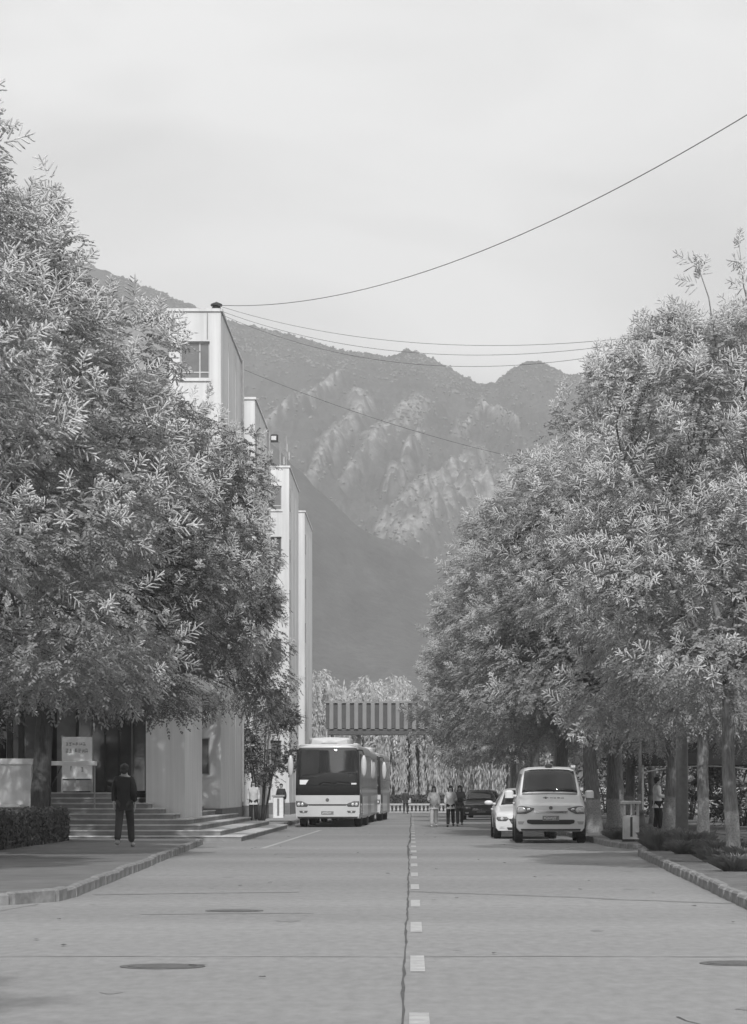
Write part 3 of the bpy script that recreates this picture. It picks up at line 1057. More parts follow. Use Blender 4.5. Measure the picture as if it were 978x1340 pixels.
plant_tree('flowering_tree', PC, (5.75, 50.6, .09), 0.5, .80, 'slim flowering tree with bare whips, closest to the planting bed corner', GR, (.95, .95, 1))
plant_tree('flowering_tree', PA, (6.68, 65.0, .09), 2.2, .98, 'slim whitewashed flowering tree beside the tufted grass clumps', GR, (.84, .9, 1))
plant_tree('flowering_tree', PD, (7.9, 86, .09), 4.0, .98, 'stout flowering tree half hiding the man in the white shirt', GR)
plant_tree('flowering_tree', PB, (5.55, 86, .09), 1.2, .90, 'stout flowering tree at the kerb beside the white ambulance van', GR)
plant_tree('flowering_tree', PD, (6.5, 91, .09), 0.3, .90, 'whitewashed flowering tree behind the litter bin', GR)
plant_tree('flowering_tree', PC, (7.5, 98, .09), 3.0, .98, 'slender flowering tree between the litter bin and the tent', GR)
plant_tree('flowering_tree', PB, (5.5, 106, .09), 4.4, .97, 'full flowering tree at the kerb behind the ambulance van', GR)
plant_tree('flowering_tree', PD, (5.5, 127, .09), 5.6, 1.0, 'full flowering tree at the kerb beside the dark sedan', GR)
plant_tree('flowering_tree', PA, (5.5, 149, .09), 0.9, 1.0, 'full flowering tree leaning over the road beyond the dark sedan', GR)
plant_tree('flowering_tree', PB, (6.2, 170, .09), 2.6, .95, 'farthest kerbside flowering tree, next to the footbridge', GR)
for i, (x, y, s) in enumerate(((9.6, 112, .98), (10.6, 72, .85), (9.8, 134, 1.0), (9.8, 160, 1.05))):
    plant_tree('flowering_tree', (PC, PA, PD, PA)[i], (x, y, .1), 1.3 * i, s,
               ('flowering tree behind the tent', 'flowering tree on the footpath before the tent', 'back-row flowering tree abreast of the dark sedan',
                'back-row flowering tree towards the footbridge')[i], 'back row of flowering trees')


# ---- small multi-stem tree by the block
def small_tree(loc, seed, H, R, label, name='small_tree', cat='tree', m='hedge', group=None, stems=5, zb=1.2, n=2600, ll=.10, lw=.05):
    rng = np.random.default_rng(seed)
    r = random.Random(seed)
    e = empty(name, loc, 0, label, cat, group)
    b = MB()
    tips = []
    for i in range(stems):
        a = 6.283 * i / stems + r.uniform(-.3, .3)
        q = np.array([math.cos(a), math.sin(a), 0])
        p = [q * .08 - UP * .03, q * .3 + UP * H * .22, q * R * .4 + UP * H * .5, q * R * .55 + UP * H * .7]
        b.tube(p, [.06, .045, .03, .012], 6)
        tips += [p[2], p[3]]
    b.build('trunk', M['bark_plain'], e, True)
    cs = []
    for i in range(34):
        t = r.random()
        f = math.sqrt(max(0, 1 - ((t - .45) / .58) ** 2))
        a, q = r.uniform(0, 6.283), R * f * math.sqrt(r.uniform(.15, 1))
        cs.append((math.cos(a) * q, math.sin(a) * q, zb + (H - zb) * t))
    cs = np.array(cs)
    k = rng.integers(0, len(cs), n // 9)
    d = norm(rng.normal(0, 1, (len(k), 3)))
    P = cs[k] + d * rng.uniform(.2, 1, (len(k), 1)) * R * .30
    V, F = leaf_spray(P, d + UP * .2, rng, .22, 4, ll, lw, .4)
    me = mesh_np('crown', V, F)
    me.materials.append(M[m])
    link(bpy.data.objects.new('crown', me), e)
    return e


small_tree((-5.95, 112, .17), 5, 5.2, 1.4, 'small dark multi-stemmed tree beside the coach', n=16000, zb=1.9)
for i, (x, y, h, R) in enumerate(((12.2, 104, 3.0, 1.8), (13.2, 116, 4.2, 2.3), (12.6, 128, 4.5, 2.4), (12.2, 142, 4.6, 2.5), (12.0, 156, 5.0, 2.6), (11.8, 172, 5.2, 2.8), (13.6, 96, 3.2, 1.9))):
    small_tree((x, y, .1), 70 + i, h, R, ('low rounded shrub behind the tent', 'dark shrub behind the footpath, just past the tent', 'dark shrub behind the footpath, abreast of the farther trees', 'dark shrub behind the footpath beside the back-row tree', 'dark shrub behind the footpath beyond the parked cars', 'tallest dark shrub, by the footbridge end', 'small dark shrub at the back corner of the tent')[i], 'tall_shrub', 'shrub',
               group=('dark shrubs behind the tent', 'dark shrubs behind the footpath')[i not in (0, 6)], zb=.25, n=9000, ll=.15, lw=.08)


# ---- hedges
def hedge(name, pts, w, h, z0, label, seed, dens=900, m='hedge', leaf=.055):
    """clipped hedge along a polyline"""
    rng = np.random.default_rng(seed)
    e = empty(name, (pts[0][0], pts[0][1], z0), 0, label, 'hedge')
    P0 = np.array(pts, float) - np.array(pts[0])
    core, LP, LN = MB(), [], []
    for a, b2 in zip(P0[:-1], P0[1:]):
        L = np.linalg.norm(b2 - a)
        d = (b2 - a) / L
        s = np.array([-d[1], d[0]])
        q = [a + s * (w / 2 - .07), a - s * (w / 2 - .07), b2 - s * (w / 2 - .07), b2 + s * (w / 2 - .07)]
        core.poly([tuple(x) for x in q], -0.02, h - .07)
        n = int(dens * L * (2 * h + w))
        u = rng.uniform(-.03, L + .03, n)
        v = rng.uniform(0, 2 * h + w, n)
        lat = np.where(v < h, w / 2, np.where(v < h + w, w / 2 - (v - h), -w / 2))
        zz = np.where(v < h, v, np.where(v < h + w, h, 2 * h + w - v))
        bulge = .05 * (fbm(u * 2.2, v * 2.2, 2) - .5)
        nrm = np.where((v < h)[:, None], np.array([s[0], s[1], 0]), np.where((v < h + w)[:, None], UP, np.array([-s[0], -s[1], 0])))
        pos = np.stack([a[0] + d[0] * u + s[0] * lat, a[1] + d[1] * u + s[1] * lat, zz], 1)
        pos = pos + nrm * (bulge + rng.normal(0, .025, n))[:, None]
        LP.append(pos)
        LN.append(nrm)
        for (q0, sg) in ((a, -1), (b2, 1)):
            n2 = int(dens * w * h)
            pos = np.stack([q0[0] + s[0] * rng.uniform(-w / 2, w / 2, n2), q0[1] + s[1] * rng.uniform(-w / 2, w / 2, n2), rng.uniform(0, h, n2)], 1)
            nn = np.array([d[0] * sg, d[1] * sg, 0])
            LP.append(pos + nn * rng.normal(-.01, .025, n2)[:, None])
            LN.append(np.repeat(nn[None], n2, 0))
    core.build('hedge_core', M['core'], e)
    P, Nn = np.concatenate(LP), np.concatenate(LN)
    n = len(P)
    nr = norm(Nn + rng.normal(0, .5, (n, 3)))
    u = norm(np.cross(nr, rng.normal(0, 1, (n, 3))))
    v = np.cross(nr, u)
    l = leaf * rng.uniform(.7, 1.3, n)[:, None]
    V = np.stack([P - u * l, P + v * l * .55, P + u * l, P - v * l * .55], 1).reshape(-1, 3)
    me = mesh_np('foliage', V, np.arange(len(V)).reshape(-1, 4))
    me.materials.append(M[m])
    link(bpy.data.objects.new('foliage', me), e)
    return e


hedge('clipped_hedge', [(-12.5, 73.0), (-9.45, 73.0), (-9.2, 71.5), (-9.2, 52)], 1.0, .80, .1, 'clipped dark hedge along the pavement below the steps', 4, 420)
hedge('boundary_hedge', [(-6, 189), (9, 189)], 1.2, 1.15, -.02, 'boundary hedge behind the white balustrade', 6, 160, leaf=.1)
hedge('planter_hedge', [(-10.5, 116.6), (-7.0, 116.6)], .5, .5, .1, 'low hedge along the foot of the block', 9, 260)


# ---- willows beyond the fence
def willow(loc, seed, H, R, label):
    rng = np.random.default_rng(seed)
    e = empty('willow_tree', loc, 0, label, 'tree', 'willows beyond the balustrade')
    b = MB()
    b.tube([(0, 0, -.05), (.05, 0, 2), (.1, .1, H * .5)], [.28, .22, .16], 8)
    for i in range(5):
        a = 1.257 * i + rng.uniform(-.3, .3)
        b.tube([(.1, .1, H * .45), (math.cos(a) * R * .35, math.sin(a) * R * .35, H * .75), (math.cos(a) * R * .6, math.sin(a) * R * .6, H * .9)], [.12, .07, .03], 6)
    b.build('trunk', M['bark_plain'], e, True)
    hk, per = 95, 7
    n = hk * per
    a = np.repeat(rng.uniform(0, 6.283, hk), per) + rng.normal(0, .05, n)
    q = np.repeat(R * np.sqrt(rng.uniform(.12, 1, hk)), per) + rng.normal(0, .10, n)
    z1 = H * (1 - .30 * (q / R) ** 2) + np.repeat(rng.normal(0, .35, hk), per) + rng.normal(0, .15, n)
    ln = np.minimum(np.repeat(rng.uniform(.35, 1.0, hk), per) * rng.uniform(.75, 1, n) * H * .9, z1 - .4)
    K = 24
    t = (np.arange(K)[None] + rng.uniform(0, 1, (n, K))) / K
    X = (np.cos(a) * q)[:, None] + rng.normal(0, .03, (n, K)) + .25 * np.cos(a)[:, None] * np.sin(t * 2)
    Y = (np.sin(a) * q)[:, None] + rng.normal(0, .03, (n, K)) + .25 * np.sin(a)[:, None] * np.sin(t * 2)
    Z = z1[:, None] - ln[:, None] * t
    P = np.stack([X, Y, Z], -1).reshape(-1, 3)
    m = len(P)
    dn = norm(-UP + rng.normal(0, .14, (m, 3)))
    w = norm(np.cross(dn, rng.normal(0, 1, (m, 3))))
    l = rng.uniform(.3, .55, m)[:, None]
    V = np.stack([P, P + dn * l * .5 + w * .045, P + dn * l, P + dn * l * .5 - w * .045], 1).reshape(-1, 3)
    m = 3200
    a, q = rng.uniform(0, 6.283, m), R * 1.02 * np.sqrt(rng.uniform(0, 1, m))
    cl = fbm(np.cos(a) * q * 1.3 + seed, np.sin(a) * q * 1.3, 2)
    P = np.stack([np.cos(a) * q, np.sin(a) * q, H * (1.0 - .32 * (q / R) ** 2) + (cl - .5) * 2.4 - rng.uniform(0, .9, m)], 1)
    dn = norm(-UP * .6 + np.stack([np.cos(a), np.sin(a), a * 0], 1) * .5 + rng.normal(0, .4, (m, 3)))
    w = norm(np.cross(dn, rng.normal(0, 1, (m, 3))))
    l = rng.uniform(.2, .4, m)[:, None]
    V = np.concatenate([V, np.stack([P, P + dn * l * .5 + w * .05, P + dn * l, P + dn * l * .5 - w * .05], 1).reshape(-1, 3)])
    me = mesh_np('crown', V, np.arange(len(V)).reshape(-1, 4))
    me.materials.append(M['willow'])
    link(bpy.data.objects.new('crown', me), e)


for i, (x, y, h, R) in enumerate(((-10.5, 197, 8.4, 2.8), (-6.6, 194, 9.4, 2.8), (-3.3, 197, 8.9, 2.6), (-0.6, 193.5, 7.6, 2.4), (2.6, 196, 9.2, 2.8), (6.6, 195, 9.0, 2.8), (-1.5, 203, 9.4, 3.0), (4.6, 204, 9.6, 3.0))):
    willow((x, y, -.03), 200 + i, h, R, ('weeping willow beside the far corner of the pale block', 'tall weeping willow rising behind the parked coaches', 'weeping willow showing above the ribbed footbridge',
                                         'short weeping willow right behind the white balustrade', 'weeping willow behind the walkers in the road', 'weeping willow beyond the kerbside trees',
                                         'weeping willow set back behind the balustrade hedge', 'tallest weeping willow, set back beyond the kerbside trees')[i])


# ---- tufted plants in the bed
def tuft(loc, seed, h, r, label, n=520, w=.008):
    h, r = h * .85, r * .85
    rng = np.random.default_rng(seed)
    a = rng.uniform(0, 6.283, n)
    q = np.sqrt(rng.uniform(0, 1, n)) * r * .55
    b = np.stack([np.cos(a) * q, np.sin(a) * q * .8, np.full(n, -.01)], 1)
    a2 = a + rng.normal(0, .6, n)
    L = h * rng.uniform(.6, 1.15, n)
    o = (r * .5 + q)[:, None] * np.stack([np.cos(a2), np.sin(a2), a * 0], 1) * rng.uniform(.3, 1, n)[:, None]
    m = b + o * .4 + UP * (L * .75)[:, None]
    t = b + o * 1.0 + UP * (L * rng.uniform(.75, 1.05, n))[:, None]
    s = np.stack([-np.sin(a2), np.cos(a2), a * 0], 1) * w
    V = np.stack([b - s, b + s, m + s, t, m - s], 1).reshape(-1, 3)
    me = mesh_np('grass_tuft', V, np.arange(len(V)).reshape(-1, 5))
    me.materials.append(M['blade'])
    o = link(bpy.data.objects.new('grass_tuft', me))
    o.location = loc
    return tag(o, label, 'plant', 'tufted plants in the planting bed')


for i, (x, y, h, r) in enumerate(((5.35, 60.4, .55, .50), (5.9, 59.6, .5, .5), (5.55, 57.0, .34, .45), (6.1, 56.4, .36, .45), (5.45, 50.2, .32, .45), (5.9, 49.6, .34, .42),
                                  (5.15, 44.5, .34, .45), (5.45, 42.3, .30, .4), (6.6, 52.5, .34, .45), (5.45, 74.5, .32, .40), (5.85, 76.5, .36, .45))):
    tuft((x, y, .11), 300 + i, h, r, 'large grass tuft at the bed corner' if i < 2 else 'small grass tuft beside the litter bin' if i > 8 else
         'grass tuft between the bed corner and the slim tree' if i in (2, 3, 8) else 'grass tuft at the foot of the slim tree' if i in (4, 5) else 'low grass tuft along the kerb edge')

# ================================================================== VEHICLES
def loft(stations, ring_fn, sub=3):
    """body shell: stations (y, params...) interpolated, ring_fn(params)-> half ring (x,z) bottom centre to top centre"""
    st = np.array(stations, float)
    ys = []
    for a, b in zip(st[:-1], st[1:]):
        for k in range(sub):
            t = k / sub
            ys.append(a * (1 - t) + b * t)
    ys.append(st[-1])
    rings = []
    for p in ys:
        h = ring_fn(p[1:])
        full = [(x, p[0], z) for x, z in h] + [(-x, p[0], z) for x, z in h[-2:0:-1]]
        rings.append(full)
    n = len(rings[0])
    vs = [q for r in rings for q in r]
    fs = []
    for i in range(len(rings) - 1):
        for k in range(n):
            j = (k + 1) % n
            fs.append((i * n + k, i * n + j, (i + 1) * n + j, (i + 1) * n + k))
    fs.append(tuple(range(n - 1, -1, -1)))
    fs.append(tuple(range((len(rings) - 1) * n, len(rings) * n)))
    return MB().add(vs, fs)


def wheel(parent, x, y, r, w, side):
    """wheel with tyre and rim; side=+1 outer face towards +x"""
    e = bpy.data.objects.new('wheel', None)
    link(e, parent)
    e.empty_display_size = .1
    e.location = (x, y, r)
    h = w / 2
    MB().lathe([(r * .6, -h), (r * .93, -h), (r, -h * .7), (r, h * .7), (r * .93, h), (r * .6, h)], axis='x', n=24).build('tyre', M['tyre'], e, False)
    MB().lathe([(r * .59, -h * .8), (r * .59, h * .8), (r * .5, h * .55), (r * .2, h * .6), (r * .12, h * .9)] if side > 0 else
               [(r * .12, -h * .9), (r * .2, -h * .6), (r * .5, -h * .55), (r * .59, -h * .8), (r * .59, h * .8)], axis='x', n=20).build('rim', M['rim'], e)
    return e


def strokes(parent, x0, z0, cw, chh, n, y, seed, m, name='lettering', dens=4, facing='y'):
    """printed characters too small to read: each a few strokes"""
    r = random.Random(seed)
    b = MB()
    for i in range(n):
        cx = x0 + i * cw * 1.18
        for k in range(dens):
            if r.random() < .55:
                zz = z0 + chh * (k + .3) / dens
                b.box(cx, cx + cw * r.uniform(.6, 1), y - .003 - .0004 * k, y, zz, zz + chh * .11)
            else:
                xx = cx + cw * (k + .3) / dens
                b.box(xx, xx + cw * .13, y - .0032 - .0004 * k, y, z0 + chh * r.uniform(0, .3), z0 + chh * r.uniform(.6, 1))
    return b.build(name, m, parent)


def make_coach():
    e = empty('coach', (0, 0, 0))
    Wd = 1.25

    def F(x, z):
        return .16 * (x / Wd) ** 2 + max(0, z - 1.25) * .10 + max(0, .7 - z) * .08

    def ring(p):
        w, zb, zr, c = p
        h = [(0, zb), (w - .06, zb), (w, zb + .1), (w, zr * .55), (w - .02, zr - c - .1)]
        for k in range(1, 6):
            a = k / 5 * math.pi / 2
            h.append((w - .02 - c + c * math.cos(a), zr - c + c * math.sin(a) * 1.0))
        return h + [(0, zr + .03)]
    st = [(.36, Wd - .03, .36, 3.18, .2), (.55, Wd, .34, 3.22, .24), (1.2, Wd, .32, 3.24, .24), (10.6, Wd, .32, 3.24, .24), (11.0, Wd - .1, .42, 3.1, .3)]
    autosmooth(loft(st, ring, 2).build('body', M['busshade'], e), 30)
    # front fascia
    autosmooth(MB().patch([(.36, -1.2, 1.2), (.5, -1.235, 1.235), (.8, -1.245, 1.245), (1.1, -1.245, 1.245), (1.24, -1.245, 1.245)], F, 0, .36, 14).build('front_panel', M['buswhite'], e), 40)
    MB().patch([(1.246, -1.24, 1.24), (2.0, -1.235, 1.235), (2.8, -1.215, 1.215), (3.0, -1.19, 1.19), (3.07, -1.1, 1.1)], F, 0, .3, 14).build('screen_surround', M['trim'], e, True)
    ws = MB().patch([(1.62, -1.13, 1.16), (2.2, -1.14, 1.165), (2.8, -1.13, 1.15), (2.98, -1.10, 1.11), (3.02, -1.02, 1.02)], F, .012, .008, 14).build('windscreen', M['coachglass'], e, True)
    MB().patch([(3.074, -1.12, 1.12), (3.15, -1.1, 1.1), (3.23, -.98, .98)], lambda x, z: F(x, 3.05) + (z - 3.05) * .9, 0, .3, 10).build('roof_brow', M['buswhite'], e, True)
    for s in (-1, 1):
        MB().patch([(1.25, s * 1.10 - .035, s * 1.10 + .035), (1.3, s * 1.11 - .03, s * 1.11 + .03)], F, .006, .02, 2).build('pillar_trim', M['trim'], e)
        hl = MB().patch([(.80, min(s * 1.2, s * .80), max(s * 1.2, s * .80)), (.88, min(s * 1.22, s * .72), max(s * 1.22, s * .72)), (.95, min(s * 1.225, s * .84), max(s * 1.225, s * .84)),
                         (1.02, min(s * 1.225, s * 1.02), max(s * 1.225, s * 1.02))], F, .012, .02, 6).build('headlight', M['lampdark'], e, True)
        for (xx, rr) in ((.98, .055), (1.12, .06)):
            MB().lathe([(rr, 0), (rr, -.02), (rr * .5, -.03)], (s * xx, F(xx, .9) - .012, .89), axis='y', n=12).build('lamp_lens', M['lamp'], hl)
        fg = MB().patch([(.56, min(s * 1.06, s * .80), max(s * 1.06, s * .80)), (.64, min(s * 1.1, s * .76), max(s * 1.1, s * .76))], F, .01, .02, 4).build('fog_lamp', M['lampdark'], e)
        MB().lathe([(.035, 0), (.035, -.015)], (s * .93, F(.93, .6) - .01, .60), axis='y', n=10).build('lamp_lens', M['lamp'], fg)
        # mirrors on curved arms
        mi = MB().tube([(s * 1.18, .28, 3.0), (s * 1.36, .05, 2.98), (s * 1.42, -.05, 2.82), (s * 1.42, -.06, 2.75)], .025, 8).build('mirror', M['trim'], e, True)
        b = MB()
        b.ell((s * 1.42, -.07, 2.38), (.115, .1, .42), 12, 10)
        b.build('mirror_shell', M['buswhite'], mi, True)
        for yw in (2.6, 8.0):
            wheel(e, s * 1.08, yw, .48, .28, s)
        # side glazing and hatches
        for k in range(6):
            y0 = 1.9 + k * 1.42
            MB().box(min(s * 1.238, s * 1.262), max(s * 1.238, s * 1.262), y0, y0 + 1.36, 1.55, 2.85).build('side_window', M['autoglass'], e)
        for k in range(4):
            y0 = 3.4 + k * 1.0
            MB().box(min(s * 1.24, s * 1.258), max(s * 1.24, s * 1.258), y0 + .02, y0 + .97, .45, 1.2).build('luggage_hatch', M['buswhite'], e)
        MB().box(min(s * 1.24, s * 1.26), max(s * 1.24, s * 1.26), .75, 1.75, .5, 2.85).build('door', M['autoglass'] if s > 0 else M['busshade'], e)
        MB().box(min(s * 1.24, s * 1.257), max(s * 1.24, s * 1.257), .72, 10.3, 1.34, 1.46).build('waist_stripe', M['buswhite'], e)
    MB().patch([(.84, -.72, .72), (.895, -.74, .74)], F, .008, .02, 8).build('grille_line', M['trim'], e)
    pl = MB().patch([(.50, -.24, .24), (.62, -.24, .24)], F, .014, .012, 3).build('number_plate', M['plate'], e)
    strokes(pl, -.2, .525, .05, .07, 6, F(0, .56) - .014, 3, M['board'], 'plate_characters')
    em = MB().lathe([(.07, 0), (.07, -.012), (.03, -.014)], (0, F(0, 1.05) - .002, 1.06), axis='y', n=14).build('emblem', M['lampdark'], e)
    MB().patch([(.36, -1.15, 1.15), (.41, -1.19, 1.19)], F, .006, .02, 8).build('front_skirt', M['trim'], e)
    cd = MB().box(-1.08, -.68, F(.9, 1.75) - .03, F(.9, 1.75) - .022, 1.66, 1.84).build('destination_card', M['board'], e)
    MB().box(.92, 1.12, F(1, 1.68) - .03, F(1, 1.68) - .022, 1.66, 1.72).build('permit_sticker', M['board'], e)
    for s, x0, x1 in ((1, -.35, .35), (1, .2, .85)):
        MB().tube([(x0, F(x0, 1.58) - .03, 1.56), (x0 + .2, F(x0, 1.7) - .04, 1.7), (x1, F(x1, 1.66) - .035, 1.66)], .012, 6).build('wiper', M['trim'], e)
    # dashboard, driver seats
    # roof air conditioner
    ac = loft([(1.3, .3, 3.2, 3.36, .05), (1.45, .72, 3.2, 3.45, .08), (1.8, .85, 3.2, 3.5, .1), (3.6, .85, 3.2, 3.5, .1), (4.0, .7, 3.2, 3.38, .06)], ring, 2).build('roof_unit', M['buswhite'], e)
    autosmooth(ac, 40)
    MB().box(-.22, .22, 1.37, 1.46, 3.34, 3.41).build('vent_grille', M['trim'], ac)
    return e


coach = make_coach()
CG = 'coaches parked in line'
tag(coach, 'white coach with tall dark windscreen, parked foremost in its row', 'coach', CG)
coach.location = (-3.27, 109.6, 0)
coach.rotation_euler = (0, 0, math.radians(-1.6))
for i, (x, y, lab) in enumerate(((-3.2, 121.6, 'white coach parked right behind the foremost coach'), (-2.72, 133.3, 'third coach in the parked row, behind two others'))):
    c = copy_tree(coach)
    c['label'] = lab
    c.location = (x, y, 0)
    c.rotation_euler = (0, 0, math.radians(-1.9))


def side_patch(pts, xf, off, s, t=.008):
    """polygon (y,z) laid on a body side x = xf(y,z)"""
    n = len(pts)
    vs = [(s * (xf(y, z) + off), y, z) for y, z in pts] + [(s * (xf(y, z) + off - t), y, z) for y, z in pts]
    fs = [tuple(range(n)), tuple(range(2 * n - 1, n - 1, -1))] + [(i, n + i, n + (i + 1) % n, (i + 1) % n) for i in range(n)]
    return MB().add(vs, fs)


def make_car(kind, body_m):
    """bonneted vehicle facing -Y: 'van' or 'sedan'"""
    van = kind == 'van'
    e = empty('ambulance_van' if van else 'sedan_car', (0, 0, 0))
    if van:
        w, Ls = .93, 4.9
        # y, half width, bottom, belt, roof half width, roof z
        st = [(.13, w - .04, .34, .90, w - .18, .98), (.22, w - .01, .32, .98, w - .14, 1.05), (.55, w, .30, 1.06, w - .12, 1.17), (.95, w, .30, 1.13, w - .12, 1.30),
              (1.10, w, .30, 1.16, w - .14, 1.47), (1.42, w, .30, 1.17, w - .19, 1.84), (1.62, w, .30, 1.18, w - .22, 1.98), (2.1, w, .30, 1.18, w - .22, 2.04), (4.4, w, .30, 1.18, w - .2, 2.04), (4.75, w - .02, .32, 1.18, w - .22, 1.97), (4.9, w - .08, .42, 1.1, w - .3, 1.75)]
        zn, zlo, wr = .97, .32, .33
    else:
        w, Ls = .90, 4.6
        st = [(.12, w - .06, .30, .66, w - .2, .72), (.25, w - .02, .24, .72, w - .16, .79), (.7, w, .22, .80, w - .14, .88), (1.2, w, .22, .86, w - .13, .96),
              (1.3, w, .22, .88, w - .15, 1.0), (1.75, w, .22, .90, w - .26, 1.30), (2.1, w, .22, .91, w - .3, 1.42), (2.6, w, .22, .92, w - .3, 1.47), (3.2, w, .22, .93, w - .3, 1.42), (3.85, w, .22, .93, w - .2, 1.06), (4.4, w - .04, .26, .90, w - .18, 1.0), (4.6, w - .12, .36, .8, w - .3, .86)]
        zn, zlo, wr = .71, .24, .32

    def ring(p):
        ww, zb, zbelt, wt, zr = p
        h = [(0, zb), (ww - .1, zb), (ww - .02, zb + .09), (ww, (zb + zbelt) / 2), (ww - .005, zbelt - .06), (ww - .03, zbelt)]
        d = zr - zbelt
        h += [(ww - .03 + (wt - ww + .03) * .5, zbelt + d * .48), (wt, zr - d * .12), (wt - .05, zr - d * .04), (wt - .16, zr), (wt * .45, zr + .012)]
        return h + [(0, zr + .018)]
    autosmooth(loft(st, ring, 4).build('body', body_m, e), 28)
    # windscreen as a sheet following the loft between two stations
    ya, yb = (1.0, 1.58) if van else (1.28, 2.02)
    A = np.array(st)

    def par(y):
        return [np.interp(y, A[:, 0], A[:, k]) for k in range(1, 6)]

    def xside(y, z):
        r = ring(par(y))
        zs = [q[1] for q in r[2:9]]
        xs = [q[0] for q in r[2:9]]
        return float(np.interp(z, zs, xs))
    vs, R, K = [], 9, 9
    for lay in (0, 1):
        for i in range(R):
            y = ya + (yb - ya) * i / (R - 1)
            ww, zb, zbelt, wt, zr = par(y)
            half = wt - .055
            for k in range(K):
                x = -half + 2 * half * k / (K - 1)
                z = zr + .018 - .018 * (abs(x) / max(half, .1)) ** 2 + (.016 if lay == 0 else .004)
                vs.append((x, y - (.016 if lay == 0 else .004), z - (.03 * (abs(x) / half) ** 6)))
    fs = []
    N = R * K
    for i in range(R - 1):
        for k in range(K - 1):
            a = i * K + k
            fs.append((a, a + 1, a + K + 1, a + K))
            fs.append((N + a + K, N + a + K + 1, N + a + 1, N + a))
    ring_i = [k for k in range(K)] + [i * K + K - 1 for i in range(1, R)] + [(R - 1) * K + k for k in range(K - 2, -1, -1)] + [i * K for i in range(R - 2, 0, -1)]
    for a, b in zip(ring_i, ring_i[1:] + ring_i[:1]):
        fs.append((b, a, N + a, N + b))
    MB().add(vs, fs).build('windscreen', M['autoglass'], e, True)

    bow = .09 if van else .13

    def F(x, z):
        zz = (z - (zn * .62)) / (zn * .5)
        return .0 + bow * (abs(x) / w) ** 2.4 + .05 * zz * zz * (1.4 if z > zn * .62 else .7)
    rows = [(zlo, -w + .1, w - .1), (zlo + .08, -w + .04, w - .04), ((zlo + zn) / 2, -w + .02, w - .02), (zn - .1, -w + .03, w - .03), (zn, -w + .07, w - .07), (zn + .03, -w + .16, w - .16)]
    autosmooth(MB().patch(rows, F, 0, .2, 16).build('bumper', body_m, e), 45)
    sc = zn / .97
    for s in (-1, 1):
        def sp(z, xa, xb):
            return (z * sc, min(s * xa, s * xb), max(s * xa, s * xb))
        if van:
            hl = MB().patch([sp(.785, .90, .66), sp(.83, .905, .55), sp(.88, .905, .47), sp(.93, .90, .44), sp(.965, .88, .60), sp(.99, .84, .74)], F, .014, .03, 8).build('headlight', M['lampdark'], e, True)
            MB().patch([sp(.815, .885, .70), sp(.88, .89, .66), sp(.945, .88, .70), sp(.965, .86, .76)], F, .021, .008, 4).build('lamp_lens', M['lamp'], hl, True)
            MB().patch([sp(.855, .63, .56), sp(.90, .64, .53), sp(.935, .64, .58)], F, .021, .008, 3).build('indicator_lens', M['chrome'], hl, True)
            MB().patch([sp(.50, .86, .74), sp(.58, .88, .70)], F, .008, .02, 3).build('bumper_recess', M['busshade'], e)
        else:
            hl = MB().patch([sp(.72, .80, .58), sp(.80, .86, .50), sp(.88, .85, .56)], F, .014, .03, 6).build('headlight', M['lampdark'], e, True)
            MB().lathe([(.045, 0), (.045, -.02), (.02, -.03)], (s * .70, F(.70, .8 * sc) - .012, .8 * sc), axis='y', n=12).build('lamp_lens', M['lamp'], hl)
            MB().patch([sp(.42, .76, .62), sp(.52, .78, .60)], F, .01, .02, 3).build('fog_lamp', M['lamp'], e)
        # side windows
        if van:
            polys = [[(1.30, 1.22), (2.25, 1.24), (2.25, 1.86), (1.72, 1.84)], [(2.33, 1.24), (3.45, 1.24), (3.45, 1.86), (2.33, 1.86)], [(3.53, 1.24), (4.55, 1.24), (4.5, 1.86), (3.53, 1.86)]]
        else:
            polys = [[(1.55, .95), (2.5, .97), (2.5, 1.38), (2.12, 1.34)], [(2.58, .97), (3.45, .98), (3.2, 1.32), (2.58, 1.38)]]
        for pg in polys:
            side_patch(pg, xside, .010, s).build('side_window', M['autoglass'], e)
        for (yy, zz) in (((2.0, 1.05), (3.0, 1.05)) if van else ((2.4, .84), (3.4, .84))):
            MB().bbox(min(s * (w - .005), s * (w + .03)), max(s * (w - .005), s * (w + .03)), yy, yy + .18, zz, zz + .035, .008).build('door_handle', body_m, e)
        ym = 1.35 if van else 1.5
        zm = 1.22 if van else .98
        mi = MB().bbox(min(s * (w - .06), s * (w + .10)), max(s * (w - .06), s * (w + .10)), ym + .02, ym + .09, zm + .02, zm + .07, .01).build('mirror', body_m, e)
        b = MB()
        if van:
            b.bbox(min(s * (w + .04), s * (w + .27)), max(s * (w + .04), s * (w + .27)), ym - .07, ym + .07, zm - .02, zm + .19, .04)
        else:
            b.ell((s * (w + .15), ym, zm + .07), (.13, .06, .07), 12, 8)
        b.build('mirror_shell', body_m, mi, not van)
        wf, wb_ = (.85, 3.85) if van else (.95, 3.65)
        for yw in (wf, wb_):
            wheel(e, s * (w - .09), yw, wr, .22, s)
            # dark wheel arch
            pts = [(yw + (wr + .07) * math.cos(a), wr + (wr + .07) * math.sin(a)) for a in [math.pi * k / 10 for k in range(11)]]
            pts = [(y, max(z, zlo + .02)) for y, z in pts]
            side_patch(pts, lambda y, z: xside(y, max(z, .45)), .004, s, .02).build('wheel_arch', M['trim'], e)
